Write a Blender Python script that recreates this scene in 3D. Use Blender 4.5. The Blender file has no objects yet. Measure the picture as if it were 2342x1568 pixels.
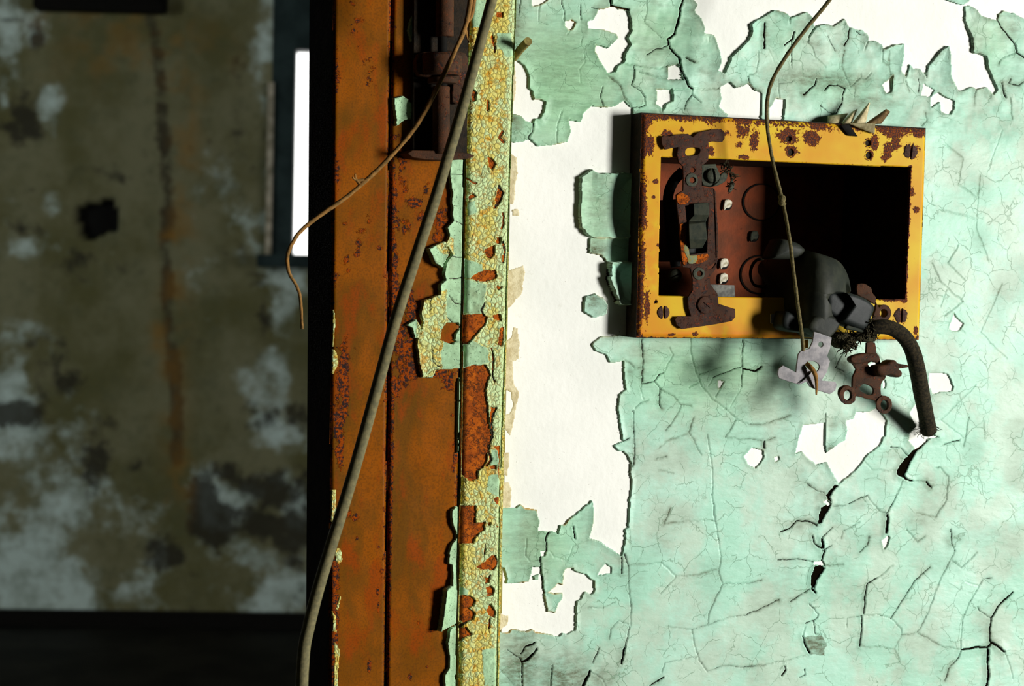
import bpy, bmesh, math, random
import numpy as np
from mathutils import Vector, Matrix

sc = bpy.context.scene
COL = sc.collection
random.seed(7)
RNG = np.random.default_rng(11)

# ------------------------------------------------------------------ camera
FPX = 5000.0
YAW, PITCH, ROLL = 0.4174, 0.030, 0.020
_F0 = Vector((math.sin(YAW), math.cos(YAW), 0))
_R0 = Vector((math.cos(YAW), -math.sin(YAW), 0))
FW = _F0 * math.cos(PITCH) - Vector((0, 0, 1)) * math.sin(PITCH)
UP0 = _R0.cross(FW)
RT = _R0 * math.cos(ROLL) + UP0 * math.sin(ROLL)
UP = UP0 * math.cos(ROLL) - _R0 * math.sin(ROLL)
CAM = Vector((-math.sin(YAW) * 1.25, -math.cos(YAW) * 1.25, 1.21))
cam_d = bpy.data.cameras.new('camera')
cam_d.sensor_width = 36.0
cam_d.lens = FPX / 2342.0 * 36.0
cam_d.clip_start = 0.05
cam_d.dof.use_dof = True
cam_d.dof.focus_distance = 1.27
cam_d.dof.aperture_fstop = (cam_d.lens / 1000.0) / 0.0042
cam = bpy.data.objects.new('camera', cam_d)
cam.matrix_world = Matrix.Translation(CAM) @ Matrix((RT, UP, -FW)).transposed().to_4x4()
COL.objects.link(cam)
sc.camera = cam

# ------------------------------------------------------------------ light
world = bpy.data.worlds.new('world')
sc.world = world
world.use_nodes = True
world.node_tree.nodes['Background'].inputs[0].default_value = (1.0, 0.99, 0.96, 1)
world.node_tree.nodes['Background'].inputs[1].default_value = 3.0
sc.view_settings.view_transform = 'Standard'
sc.view_settings.look = 'None'
sc.view_settings.gamma = 1.0
sc.view_settings.use_curve_mapping = False
sc.view_settings.exposure = 0.0

def area(name, loc, target, sx, sy, power, col=(1, 1, 1)):
    l = bpy.data.lights.new(name, 'AREA')
    l.shape = 'RECTANGLE'
    l.size, l.size_y, l.energy, l.color = sx, sy, power, col
    o = bpy.data.objects.new(name, l)
    o.location = loc
    o.rotation_euler = (Vector(target) - Vector(loc)).to_track_quat('-Z', 'Y').to_euler()
    COL.objects.link(o)
    return o
area('window_daylight', (2.6, -2.3, 1.22), (0.13, 0, 1.2), 0.9, 1.0, 276, (1.0, 0.99, 0.955))
area('far_fill_light', (-1.9, 3.6, 1.9), (1.6, 7.4, 0.9), 1.0, 1.2, 34, (0.93, 1.0, 0.98))  # added fill for the far room; no window stands on this side

# ------------------------------------------------------------------ helpers
def W(px, py, out=0.0):
    """point of the plane y = -out(mm) seen at that place of the photograph"""
    d = FW + RT * ((px - 1171.0) / FPX) - UP * ((py - 784.0) / FPX)
    t = (-out / 1000.0 - CAM.y) / d.y
    return CAM + d * t

def WA(pts, out=0.0):
    """pixels to wall millimetres (u, v)"""
    r = []
    for p in pts:
        q = W(p[0], p[1], out)
        r.append((q.x * 1000.0, q.z * 1000.0))
    return np.array(r)

def crop(x0, y0, s, pts):
    return [(x0 + a / s, y0 + b / s) for a, b in pts]

def srgb(r, g, b):
    f = lambda c: (c / 255.0 / 12.92) if c <= 10 else ((c / 255.0 + 0.055) / 1.055) ** 2.4
    return (f(r), f(g), f(b), 1.0)

def smooth(pts, n=4, closed=True):
    P = [np.array(p, float) for p in pts]
    m = len(P)
    out = []
    rng = range(m) if closed else range(m - 1)
    for i in rng:
        if closed:
            p0, p1, p2, p3 = P[(i - 1) % m], P[i], P[(i + 1) % m], P[(i + 2) % m]
        else:
            p0, p1, p2, p3 = P[max(i - 1, 0)], P[i], P[i + 1], P[min(i + 2, m - 1)]
        for k in range(n):
            t = k / n
            out.append(tuple(0.5 * ((2 * p1) + (-p0 + p2) * t + (2 * p0 - 5 * p1 + 4 * p2 - p3) * t * t
                                    + (-p0 + 3 * p1 - 3 * p2 + p3) * t ** 3)))
    if not closed:
        out.append(tuple(P[-1]))
    return out

def circle(cx, cy, rx, ry=None, n=28):
    ry = ry or rx
    return [(cx + rx * math.cos(2 * math.pi * i / n), cy + ry * math.sin(2 * math.pi * i / n)) for i in range(n)]

def tag(o, label=None, cat=None, group=None, kind=None):
    if label: o['label'] = label
    if cat: o['category'] = cat
    if group: o['group'] = group
    if kind: o['kind'] = kind
    return o

def empty(name, loc, label=None, cat=None, group=None, kind=None):
    o = bpy.data.objects.new(name, None)
    o.location = loc
    o.empty_display_size = 0.02
    COL.objects.link(o)
    return tag(o, label, cat, group, kind)

def wloc(o):
    v = Vector((0, 0, 0))
    while o is not None:
        v = v + o.location
        o = o.parent
    return v

def link(name, me, mat, parent=None, smooth_shade=True):
    """link a mesh whose vertices are in world space; its origin goes to its centre"""
    n = len(me.vertices)
    co = np.empty(n * 3)
    me.vertices.foreach_get('co', co)
    co = co.reshape(-1, 3)
    c = (co.min(0) + co.max(0)) / 2
    me.vertices.foreach_set('co', (co - c).ravel())
    o = bpy.data.objects.new(name, me)
    COL.objects.link(o)
    if parent is not None:
        o.parent = parent
        o.location = Vector(c) - wloc(parent)
    else:
        o.location = Vector(c)
    me.materials.clear()
    me.materials.append(mat)
    if smooth_shade:
        me.shade_smooth()
        try:
            me.set_sharp_from_angle(angle=math.radians(38))
        except Exception:
            pass
    me.update()
    return o

def from_bm(name, bm, mat, parent=None, sm=True):
    bmesh.ops.recalc_face_normals(bm, faces=bm.faces)
    me = bpy.data.meshes.new(name)
    bm.to_mesh(me)
    bm.free()
    return link(name, me, mat, parent, sm)

def box_bm(bm, x0, x1, y0, y1, z0, z1):
    vs = [bm.verts.new((x, y, z)) for x in (x0, x1) for y in (y0, y1) for z in (z0, z1)]
    for f in ((0, 1, 3, 2), (4, 6, 7, 5), (0, 4, 5, 1), (2, 3, 7, 6), (0, 2, 6, 4), (1, 5, 7, 3)):
        bm.faces.new([vs[i] for i in f])

def box(name, x0, x1, y0, y1, z0, z1, mat, parent=None):
    bm = bmesh.new()
    box_bm(bm, x0, x1, y0, y1, z0, z1)
    return from_bm(name, bm, mat, parent, False)

def curve_mesh(cd):
    o = bpy.data.objects.new('tmp', cd)
    COL.objects.link(o)
    dg = bpy.context.evaluated_depsgraph_get()
    me = bpy.data.meshes.new_from_object(o.evaluated_get(dg))
    bpy.data.objects.remove(o)
    bpy.data.curves.remove(cd)
    return me

OUTSHIFT = 0.0
def plate(name, outline, out, thick, mat, parent=None, holes=(), bev=0.25, res=2, bend=None, rough=0.0, jit=0.0):
    """flat piece traced on the plane `out` mm before the wall, thickness going back to the wall"""
    out = out + OUTSHIFT
    cd = bpy.data.curves.new(name, 'CURVE')
    cd.dimensions = '2D'
    cd.fill_mode = 'BOTH'
    bev = min(bev, thick * 0.49)
    cd.extrude = (thick / 2 - bev) / 1000.0
    cd.bevel_depth = bev / 1000.0
    cd.bevel_resolution = res
    cd.offset = -bev / 1000.0
    for k, poly in enumerate([outline] + list(holes)):
        s = cd.splines.new('POLY')
        pts = [W(p[0], p[1], out) for p in poly]
        s.points.add(len(pts) - 1)
        for q, p in zip(s.points, pts):
            j = (random.uniform(-jit, jit), random.uniform(-jit, jit))
            q.co = (p.x + j[0] / 1000, p.z + j[1] / 1000, 0, 1)
        s.use_cyclic_u = True
    me = curve_mesh(cd)
    for v in me.vertices:
        a, b, c = v.co
        y = -(out - thick / 2) / 1000.0 - c
        if bend:
            y -= bend(a * 1000, b * 1000) / 1000.0
        v.co = (a, y, b)
    me.name = name
    bm = bmesh.new()
    bm.from_mesh(me)
    bmesh.ops.remove_doubles(bm, verts=bm.verts, dist=1e-6)
    bpy.data.meshes.remove(me)
    return from_bm(name, bm, mat, parent)

def tube(name, pts, radii, mat, parent=None, n=6, seg=3, wob=0.0):
    """pts: world points"""
    P = smooth([tuple(p) for p in pts], n, closed=False)
    if isinstance(radii, (int, float)):
        R = [radii] * len(P)
    else:
        R = list(np.interp(np.linspace(0, 1, len(P)), np.linspace(0, 1, len(radii)), radii))
    cd = bpy.data.curves.new(name, 'CURVE')
    cd.dimensions = '3D'
    cd.fill_mode = 'FULL'
    cd.bevel_depth = 0.001
    cd.bevel_resolution = seg
    cd.use_fill_caps = True
    s = cd.splines.new('POLY')
    s.points.add(len(P) - 1)
    for i, (q, p, r) in enumerate(zip(s.points, P, R)):
        q.co = (p[0] + random.uniform(-wob, wob), p[1] + random.uniform(-wob, wob), p[2] + random.uniform(-wob, wob), 1)
        q.radius = r * (1 + random.uniform(-1, 1) * (0.1 if wob else 0))
    me = curve_mesh(cd)
    bm = bmesh.new()
    bm.from_mesh(me)
    bmesh.ops.remove_doubles(bm, verts=bm.verts, dist=1e-7)
    bpy.data.meshes.remove(me)
    return from_bm(name, bm, mat, parent)

# numpy value noise -------------------------------------------------
_LAT = RNG.random((256, 256))
def vnoise(u, v, size, seed=0):
    x = u / size + seed * 17.31
    y = v / size + seed * 5.77
    xi, yi = np.floor(x).astype(int), np.floor(y).astype(int)
    fx, fy = x - xi, y - yi
    fx, fy = fx * fx * (3 - 2 * fx), fy * fy * (3 - 2 * fy)
    g = lambda a, b: _LAT[a & 255, b & 255]
    return ((g(xi, yi) * (1 - fx) + g(xi + 1, yi) * fx) * (1 - fy)
            + (g(xi, yi + 1) * (1 - fx) + g(xi + 1, yi + 1) * fx) * fy) * 2 - 1

def fbm(u, v, size, seed=0, o=3):
    r, a = 0, 1.0
    for i in range(o):
        r = r + a * vnoise(u, v, size / 2 ** i, seed + i * 3)
        a *= 0.5
    return r / 1.75

def inpoly(U, V, P):
    m = np.zeros(U.shape, bool)
    x0, x1, y0, y1 = P[:, 0].min(), P[:, 0].max(), P[:, 1].min(), P[:, 1].max()
    sel = (U >= x0) & (U <= x1) & (V >= y0) & (V <= y1)
    u, v = U[sel], V[sel]
    c = np.zeros(u.shape, bool)
    n = len(P)
    for i in range(n):
        ax, ay = P[i]
        bx, by = P[(i + 1) % n]
        if ay == by: continue
        k = (ay > v) != (by > v)
        c ^= k & (u < (bx - ax) * (v - ay) / (by - ay) + ax)
    m[sel] = c
    return m

def segdist(U, V, P, R, closed=False):
    """distance to a polyline (mm, capped at R), and side (+1 left of its direction)"""
    D = np.full(U.shape, R, float)
    S = np.zeros(U.shape)
    n = len(P)
    for i in range(n if closed else n - 1):
        a, b = P[i], P[(i + 1) % n]
        sel = ((U > min(a[0], b[0]) - R) & (U < max(a[0], b[0]) + R)
               & (V > min(a[1], b[1]) - R) & (V < max(a[1], b[1]) + R))
        idx = np.nonzero(sel)
        if len(idx[0]) == 0: continue
        u, v = U[idx] - a[0], V[idx] - a[1]
        d = b - a
        L = d @ d + 1e-9
        t = np.clip((u * d[0] + v * d[1]) / L, 0, 1)
        q = np.hypot(u - t * d[0], v - t * d[1])
        cur = D[idx]
        k = q < cur
        s = np.sign(d[0] * v - d[1] * u)
        D[idx] = np.where(k, q, cur)
        S[idx] = np.where(k, s, S[idx])
    return D, S

def sheet(name, U, V, M, H, out, mat, parent=None, attrs=None, low=-0.15):
    """relief: faces where the mask M holds, pushed H mm off the plane `out`; rim drops to `low`"""
    ny, nx = U.shape
    Hh = np.where(M, H, low)
    C = M[:-1, :-1] | M[1:, :-1] | M[:-1, 1:] | M[1:, 1:]
    idx = -np.ones((ny, nx), int)
    used = np.zeros((ny, nx), bool)
    used[:-1, :-1] |= C; used[1:, :-1] |= C; used[:-1, 1:] |= C; used[1:, 1:] |= C
    idx[used] = np.arange(used.sum())
    co = np.stack([U[used] / 1000, -(out + Hh[used]) / 1000, V[used] / 1000], 1)
    j, i = np.nonzero(C)
    q = np.stack([idx[j, i], idx[j, i + 1], idx[j + 1, i + 1], idx[j + 1, i]], 1)
    me = bpy.data.meshes.new(name)
    me.vertices.add(len(co))
    me.vertices.foreach_set('co', co.ravel())
    me.loops.add(q.size)
    me.loops.foreach_set('vertex_index', q.ravel().astype(np.int32))
    me.polygons.add(len(q))
    me.polygons.foreach_set('loop_start', np.arange(0, q.size, 4, dtype=np.int32))
    me.polygons.foreach_set('loop_total', np.full(len(q), 4, dtype=np.int32))
    me.update(calc_edges=True)
    for k, A in (attrs or {}).items():
        at = me.attributes.new(k, 'FLOAT', 'POINT')
        at.data.foreach_set('value', A[used].astype(np.float32))
    o = link(name, me, mat, parent, False)
    me.shade_smooth()
    return o

# ------------------------------------------------------------------ materials
class NT:
    def __init__(s, name, rough=0.7, metal=0.0, spec=0.5):
        s.m = bpy.data.materials.new(name)
        s.m.use_nodes = True
        s.t = s.m.node_tree
        s.b = s.t.nodes['Principled BSDF']
        s.b.inputs['Roughness'].default_value = rough
        s.b.inputs['Metallic'].default_value = metal
        s.b.inputs['Specular IOR Level'].default_value = spec
        s.tc = s.n('ShaderNodeTexCoord').outputs['Object']
    def n(s, typ, **k):
        x = s.t.nodes.new(typ)
        for a, b in k.items(): setattr(x, a, b)
        return x
    def put(s, sock, v):
        if isinstance(v, bpy.types.NodeSocket): s.t.links.new(v, sock)
        else: sock.default_value = v
    def vec(s, sx=1, sy=1, sz=1, rot=0, src=None):
        m = s.n('ShaderNodeMapping')
        s.put(m.inputs[0], src or s.tc)
        m.inputs['Scale'].default_value = (sx, sy, sz)
        m.inputs['Rotation'].default_value = (0, rot, 0)
        return m.outputs[0]
    def noise(s, mm, detail=4, rough=0.55, vec=None, dist=0.0, out='Fac'):
        x = s.n('ShaderNodeTexNoise')
        s.put(x.inputs['Vector'], vec or s.tc)
        x.inputs['Scale'].default_value = 1000.0 / mm
        x.inputs['Detail'].default_value = detail
        x.inputs['Roughness'].default_value = rough
        x.inputs['Distortion'].default_value = dist
        return x.outputs[out]
    def voro(s, mm, vec=None, feature='DISTANCE_TO_EDGE', out='Distance'):
        x = s.n('ShaderNodeTexVoronoi', feature=feature)
        s.put(x.inputs['Vector'], vec or s.tc)
        x.inputs['Scale'].default_value = 1000.0 / mm
        return x.outputs[out]
    def warp(s, mm, amt, vec=None):
        """coordinates pushed about by noise: amt in mm"""
        a = s.n('ShaderNodeVectorMath', operation='SUBTRACT')
        s.put(a.inputs[0], s.noise(mm, 3, vec=vec, out='Color'))
        a.inputs[1].default_value = (.5, .5, .5)
        b = s.n('ShaderNodeVectorMath', operation='SCALE')
        s.put(b.inputs[0], a.outputs[0])
        b.inputs['Scale'].default_value = amt / 1000.0
        c = s.n('ShaderNodeVectorMath', operation='ADD')
        s.put(c.inputs[0], vec or s.tc)
        s.put(c.inputs[1], b.outputs[0])
        return c.outputs[0]
    def ramp(s, f, *st):
        r = s.n('ShaderNodeValToRGB')
        s.put(r.inputs[0], f)
        e = r.color_ramp.elements
        while len(e) < len(st): e.new(0.5)
        for k, (p, c) in zip(e, sorted(st, key=lambda q: q[0])):
            k.position = p
            k.color = c if isinstance(c, tuple) else (c, c, c, 1)
        return r.outputs[0]
    def step(s, f, lo, hi):
        r = s.n('ShaderNodeMapRange')
        r.interpolation_type = 'SMOOTHSTEP'
        s.put(r.inputs[0], f)
        s.put(r.inputs[1], lo)
        s.put(r.inputs[2], hi)
        return r.outputs[0]
    def mix(s, f, a, b):
        x = s.n('ShaderNodeMix', data_type='RGBA')
        s.put(x.inputs[0], f); s.put(x.inputs[6], a); s.put(x.inputs[7], b)
        return x.outputs[2]
    def mul(s, f, a, b):
        x = s.n('ShaderNodeMix', data_type='RGBA', blend_type='MULTIPLY')
        s.put(x.inputs[0], f); s.put(x.inputs[6], a); s.put(x.inputs[7], b)
        return x.outputs[2]
    def math(s, op, a, b=0.0, clamp=False):
        x = s.n('ShaderNodeMath', operation=op)
        x.use_clamp = clamp
        s.put(x.inputs[0], a); s.put(x.inputs[1], b)
        return x.outputs[0]
    def attr(s, name):
        return s.n('ShaderNodeAttribute', attribute_name=name).outputs['Fac']
    def bump(s, h, mm, strength=1.0, prev=None):
        x = s.n('ShaderNodeBump')
        x.inputs['Strength'].default_value = strength
        x.inputs['Distance'].default_value = mm / 1000.0
        s.put(x.inputs['Height'], h)
        if prev: s.put(x.inputs['Normal'], prev)
        return x.outputs[0]
    def done(s, col=None, normal=None, rough=None, metal=None):
        if col is not None: s.put(s.b.inputs['Base Color'], col)
        if normal is not None: s.put(s.b.inputs['Normal'], normal)
        if rough is not None: s.put(s.b.inputs['Roughness'], rough)
        if metal is not None: s.put(s.b.inputs['Metallic'], metal)
        return s.m

def simple(name, c1, c2, mm=3, rough=0.7, metal=0.0, bump=0.1, spec=0.1):
    t = NT(name, rough, metal, spec)
    n = t.noise(mm, 6, 0.65)
    n2 = t.noise(mm * 0.2, 3, 0.6)
    return t.done(t.mix(t.step(n, .38, .62), c1, c2), t.bump(n2, bump))

# plaster
t = NT('white_plaster', 0.75, spec=0.3)
n = t.noise(60, 5); n2 = t.noise(9, 6, .7)
c = t.mix(t.step(n, .35, .65), srgb(243, 243, 234), srgb(232, 233, 224))
c = t.mix(t.math('MULTIPLY', t.step(n2, .62, .74), .35), c, srgb(205, 205, 190))
c = t.mix(t.math('MULTIPLY', t.step(t.noise(1.6, 2), .73, .78), .5), c, srgb(130, 120, 100))
PLASTER = t.done(c, t.bump(t.noise(5, 5), .25))
# green wall paint
def green_paint(name):
    t = NT(name, 0.5, spec=0.2)
    big = t.noise(70, 4)
    g = t.mix(t.step(big, .38, .62), srgb(160, 210, 184), srgb(174, 216, 194))
    st = t.noise(4.5, 6, .7, vec=t.vec(.28, 1, 1.6))
    g = t.mix(t.math('MULTIPLY', t.step(st, .5, .72), .42), g, srgb(150, 186, 158))
    gy = t.step(t.noise(34, 5, .65), .42, .6)
    g = t.mix(t.math('MULTIPLY', gy, .6), g, srgb(180, 194, 172))
    g = t.mix(t.attr('green'), g, t.mix(t.step(st, .35, .7), srgb(156, 206, 160), srgb(124, 170, 128)))
    dirt = t.attr('dirt')
    dn = t.math('MULTIPLY', dirt, t.math('ADD', t.step(t.noise(3.2, 7, .75, vec=t.vec(.5, 1, 1.3)), .3, .75), .35), True)
    g = t.mix(dn, g, srgb(84, 84, 56))
    sp = t.step(t.noise(1.1, 3, .6), .7, .76)
    g = t.mix(t.math('MULTIPLY', sp, t.math('ADD', t.math('MULTIPLY', t.attr('green'), .5), .18)), g, srgb(70, 90, 60))
    # hairline crackle
    w = t.warp(9, 9)
    v = t.voro(17, w)
    pres = t.step(t.noise(24, 2), .47, .56)
    hair = t.math('MULTIPLY', t.math('SUBTRACT', 1.0, t.step(v, .004, .016)), pres)
    w2 = t.warp(4, 3.4)
    v2 = t.voro(7.2, w2)
    pres2 = t.step(t.noise(13, 2, vec=t.vec(1, 1, 1, .6)), .53, .62)
    hair2 = t.math('MULTIPLY', t.math('SUBTRACT', 1.0, t.step(v2, .008, .03)), pres2)
    hh = t.math('MAXIMUM', hair, t.math('MULTIPLY', hair2, .6))
    g = t.mix(t.math('MULTIPLY', hh, .55), g, srgb(96, 132, 100))
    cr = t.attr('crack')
    g = t.mix(t.step(cr, .3, .8), g, srgb(14, 10, 5))  # near-black: dirt in the cracks, painted shade in the open gaps
    g = t.mix(t.math('MULTIPLY', t.attr('rusty'), .75), g, srgb(196, 150, 70))
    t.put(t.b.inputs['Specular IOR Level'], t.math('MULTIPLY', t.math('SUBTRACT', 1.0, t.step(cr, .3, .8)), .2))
    b1 = t.bump(t.noise(7, 5, .55, vec=t.vec(.6, 1, 1.2)), .4)
    b2 = t.bump(hh, -.08, 1.0, b1)
    return t.done(g, b2, rough=t.mix(dirt, (.4, .4, .4, 1), (.8, .8, .8, 1)))
GREEN = green_paint('green_wall_paint')
TAN = simple('tan_undercoat', srgb(218, 208, 172), srgb(190, 176, 136), 6, .8, bump=.3)

# rust
def rust(name, base1, base2, spots=.5, dark=srgb(58, 42, 38), mid=srgb(120, 60, 22), scale=1.0, rough=.75):
    t = NT(name, rough, spec=.2)
    c = t.mix(t.step(t.noise(16 * scale, 5, .6), .35, .65), base1, base2)
    fine = t.noise(2.0 * scale, 6, .7)
    c = t.mix(t.math('MULTIPLY', t.step(fine, .52, .72), .6), c, mid)
    sp = t.step(t.noise(5.5 * scale, 7, .72), 1.0 - spots - .015, 1.0 - spots + .02)
    c = t.mix(sp, c, t.mix(t.step(fine, .45, .6), dark, mid))
    b = t.bump(t.noise(1.2 * scale, 5, .7), .35, .8)
    b = t.bump(sp, .25, 1.0, b)
    return t.done(c, b)
RUST_PANEL = None
def panel_mat(name):
    """dull orange enamel on steel with dark rust spots where 'scab' says"""
    t = NT(name, .7, spec=.03)
    c = t.mix(t.step(t.noise(38, 4), .36, .64), srgb(144, 76, 4), srgb(114, 66, 6))
    c = t.mix(t.math('MULTIPLY', t.step(t.noise(30, 5, .6, vec=t.vec(1, 1, .35)), .46, .62), .75), c, srgb(94, 62, 10))
    c = t.mix(t.math('MULTIPLY', t.step(t.noise(18, 5, .6, vec=t.vec(1, 1, .5)), .5, .64), .6), c, srgb(148, 56, 2))
    c = t.mix(t.math('MULTIPLY', t.step(t.noise(1.0, 4), .42, .66), .45), c, srgb(84, 50, 10))
    fine = t.noise(1.5, 5, .7)
    rs = t.mix(t.step(fine, .44, .56), srgb(46, 36, 34), srgb(150, 66, 10))
    p = t.math('ADD', t.noise(4.5, 6, .72), t.math('MULTIPLY', t.attr('scab'), .62))
    k = t.step(p, .70, .75)
    c = t.mix(k, c, rs)
    b = t.bump(t.math('MULTIPLY', k, fine), .7, 1.0, t.bump(t.noise(30, 2), 1.2, .5))
    return t.done(c, b, rough=t.mix(k, (.45, .45, .45, 1), (.85, .85, .85, 1)))
PANEL = panel_mat('orange_steel_panel')
# crackled yellow / pale green casing paint
def crackle_mat(name):
    t = NT(name, .6, spec=.15)
    w = t.warp(3.0, 2.2)
    cell = t.voro(2.5, w, 'F1', 'Color')
    sep = t.n('ShaderNodeSeparateColor'); t.put(sep.inputs[0], cell)
    n = t.noise(22, 5, .6)
    n3 = t.noise(5, 5, .7)
    g = t.math('ADD', t.math('MULTIPLY', sep.outputs[0], .16), t.math('ADD', t.math('MULTIPLY', n, .42), t.math('MULTIPLY', t.attr('green'), .5)))
    c = t.mix(t.step(g, .26, .42), srgb(208, 196, 100), srgb(192, 214, 156))
    c = t.mix(t.math('MULTIPLY', t.step(n3, .52, .62), t.math('SUBTRACT', .95, t.attr('green'), True)), c, srgb(196, 142, 26))
    c = t.mix(t.math('MULTIPLY', t.step(t.noise(1.0, 3), .6, .7), .45), c, srgb(130, 96, 26))
    v = t.voro(2.5, w)
    cr = t.math('SUBTRACT', 1.0, t.step(v, .02, .085))
    cr = t.math('MULTIPLY', cr, t.math('SUBTRACT', 1.0, t.math('MULTIPLY', t.attr('plain'), .95)))
    c = t.mix(t.math('MULTIPLY', cr, .75), c, srgb(116, 100, 36))
    c = t.mix(t.math('MULTIPLY', t.step(t.noise(.9, 2), .66, .7), t.math('MULTIPLY', t.attr('plain'), .6)), c, srgb(60, 80, 56))
    b = t.bump(t.math('MULTIPLY', t.step(v, .0, .3), t.math('SUBTRACT', 1.0, t.attr('plain'))), .3, 1.0, t.bump(n3, .3))
    pl = t.mix(t.step(n3, .35, .65), srgb(170, 208, 164), srgb(150, 184, 142))
    pl = t.mix(t.math('MULTIPLY', t.step(n, .5, .68), .55), pl, srgb(122, 130, 92))
    pl = t.mix(t.math('MULTIPLY', t.step(t.noise(.9, 2), .62, .68), .7), pl, srgb(50, 70, 48))
    c = t.mix(t.attr('plain'), c, pl)
    c = t.mix(t.step(t.attr('crack'), .4, .7), c, srgb(36, 30, 12))
    return t.done(c, b)
CRACKLE = crackle_mat('crackled_yellow_green_paint')
FOXY = rust('bright_orange_rust', srgb(186, 92, 8), srgb(142, 64, 8), .48, dark=srgb(84, 44, 14), mid=srgb(176, 80, 4), scale=.42, rough=.9)
DARKRUST = rust('dark_brown_rust', srgb(76, 46, 24), srgb(54, 38, 24), .45, dark=srgb(44, 34, 32), mid=srgb(120, 56, 22), scale=.8)
BRRUST = rust('brown_rusted_iron', srgb(72, 42, 20), srgb(48, 32, 18), .4, dark=srgb(30, 22, 16), mid=srgb(120, 56, 14), scale=.7)
# enamel of the box cover
def enamel():
    t = NT('orange_enamel', .5, spec=.05)
    c = t.mix(t.step(t.noise(45, 3), .35, .65), srgb(206, 174, 34), srgb(200, 144, 26))
    c = t.mix(t.math('MULTIPLY', t.attr('stain'), t.step(t.noise(7, 4), .25, .6)), c, srgb(206, 128, 34))
    fine = t.noise(.9, 5, .7)
    c = t.mix(t.math('MULTIPLY', t.step(t.noise(1.1, 4, .6), .66, .72), .5), c, srgb(150, 90, 24))
    p = t.math('ADD', t.math('MULTIPLY', t.math('ADD', t.noise(4.2, 7, .7), t.noise(1.5, 4, .7)), .5), t.math('MULTIPLY', t.attr('scab'), .62))
    rim = t.step(p, .675, .705)
    k = t.step(p, .70, .73)
    c = t.mix(rim, c, srgb(176, 92, 22))
    c = t.mix(k, c, t.mix(t.step(fine, .46, .6), srgb(66, 46, 44), srgb(140, 70, 24)))
    b = t.bump(t.math('MULTIPLY', k, t.math('ADD', fine, .6)), .6)
    return t.done(c, b, rough=t.mix(k, (.38, .38, .38, 1), (.75, .75, .75, 1)))
ENAMEL = enamel()
SHELL = simple('brown_black_steel', srgb(40, 30, 18), srgb(24, 20, 13), 5, .7, bump=.3)  # darkened to carry the shade of the unlit box sides
BOXBACK = rust('red_oxide_steel', srgb(124, 54, 18), srgb(88, 44, 18), .3, dark=srgb(60, 36, 24), mid=srgb(112, 46, 14), scale=1.3)
BAKELITE = simple('dusty_black_bakelite', srgb(48, 50, 41), srgb(36, 39, 34), 12, .5, bump=.08)
BAKEDARK = simple('black_bakelite', srgb(34, 38, 36), srgb(22, 26, 25), 8, .5, bump=.05, spec=.15)
GREYPL = simple('grey_green_switch_plastic', srgb(54, 56, 44), srgb(38, 44, 36), 6, .7, bump=.1)
GALV = simple('galvanised_steel', srgb(150, 146, 146), srgb(124, 122, 124), 6, .65, .1, .08)
CABLE = simple('charred_cloth_cable', srgb(62, 54, 38), srgb(30, 28, 22), 1.6, .9, bump=.5)
BLACKW = simple('black_rubber_wire', srgb(30, 30, 26), srgb(18, 18, 16), 3, .5, bump=.1)
STRING = simple('dusty_twine', srgb(120, 108, 72), srgb(84, 78, 52), 1.5, .9, bump=.3)
GREYCABLE = simple('dusty_grey_cable', srgb(120, 112, 78), srgb(96, 92, 66), 3, .7, bump=.1)
TWIG = simple('tan_wire', srgb(150, 108, 56), srgb(110, 84, 46), 3, .8, bump=.2)
FLAKE = simple('pale_paint_curl', srgb(200, 188, 150), srgb(160, 148, 110), 6, .7, bump=.2)
WHITEBIT = simple('white_paint_dab', srgb(225, 220, 200), srgb(170, 160, 130), 1.5, .8, bump=.3)
BRASS = simple('brass_screw_dull', srgb(66, 68, 54), srgb(48, 52, 44), 1.2, .6, .2, .1)
SCREWR = simple('rusted_screw', srgb(92, 66, 56), srgb(58, 44, 40), .9, .7, bump=.35)
BLACK = simple('soot_black', srgb(20, 18, 14), srgb(12, 11, 9), 8, .8, bump=.1)
JAMBBLK = simple('shaded_black_brown_jamb', srgb(20, 15, 9), srgb(10, 8, 6), 12, .9, bump=.2, spec=.02)  # near-black puts the shade of the unlit jamb reveal into the colour
NEARDARK = simple('dim_near_room_paint', srgb(34, 34, 30), srgb(26, 27, 24), 300, .9, bump=.3)
ROOMGREY = simple('dim_room_paint', srgb(150, 160, 146), srgb(120, 130, 116), 300, .9, bump=.3)
FARGREY = simple('old_dark_wall_paint', srgb(96, 98, 84), srgb(70, 74, 62), 300, .9, bump=.3)
FLOORM = simple('dirty_floor', srgb(34, 32, 28), srgb(16, 15, 13), 180, .7, bump=1)
TEAL = simple('dark_teal_window_paint', srgb(46, 60, 60), srgb(32, 44, 44), 120, .7, bump=.5)

# ================================================================== ROOMS
def prism(name, tl, tr, br, bl, out, y_back, mat, parent=None, kind='structure', z0=0.0, z1=2.15):
    """upright block whose front face lies `out` mm before the wall; edges follow two traced lines"""
    bm = bmesh.new()
    vs = []
    for a, b in ((tl, bl), (tr, br)):
        A, B = W(a[0], a[1], out), W(b[0], b[1], out)
        k = (B.x - A.x) / (B.z - A.z)
        for z in (z0, z1):
            x = A.x + k * (z - A.z)
            for y in (-out / 1000.0, y_back):
                vs.append(bm.verts.new((x, y, z)))
    for f in ((0, 1, 3, 2), (4, 6, 7, 5), (0, 4, 5, 1), (2, 3, 7, 6), (0, 2, 6, 4), (1, 5, 7, 3)):
        bm.faces.new([vs[i] for i in f])
    o = from_bm(name, bm, mat, parent, False)
    if parent is None and kind: o['kind'] = kind
    return o

def struct(name, o, label=None):
    o.name = name
    o['kind'] = 'structure'
    if label: o['label'] = label
    return o

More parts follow.
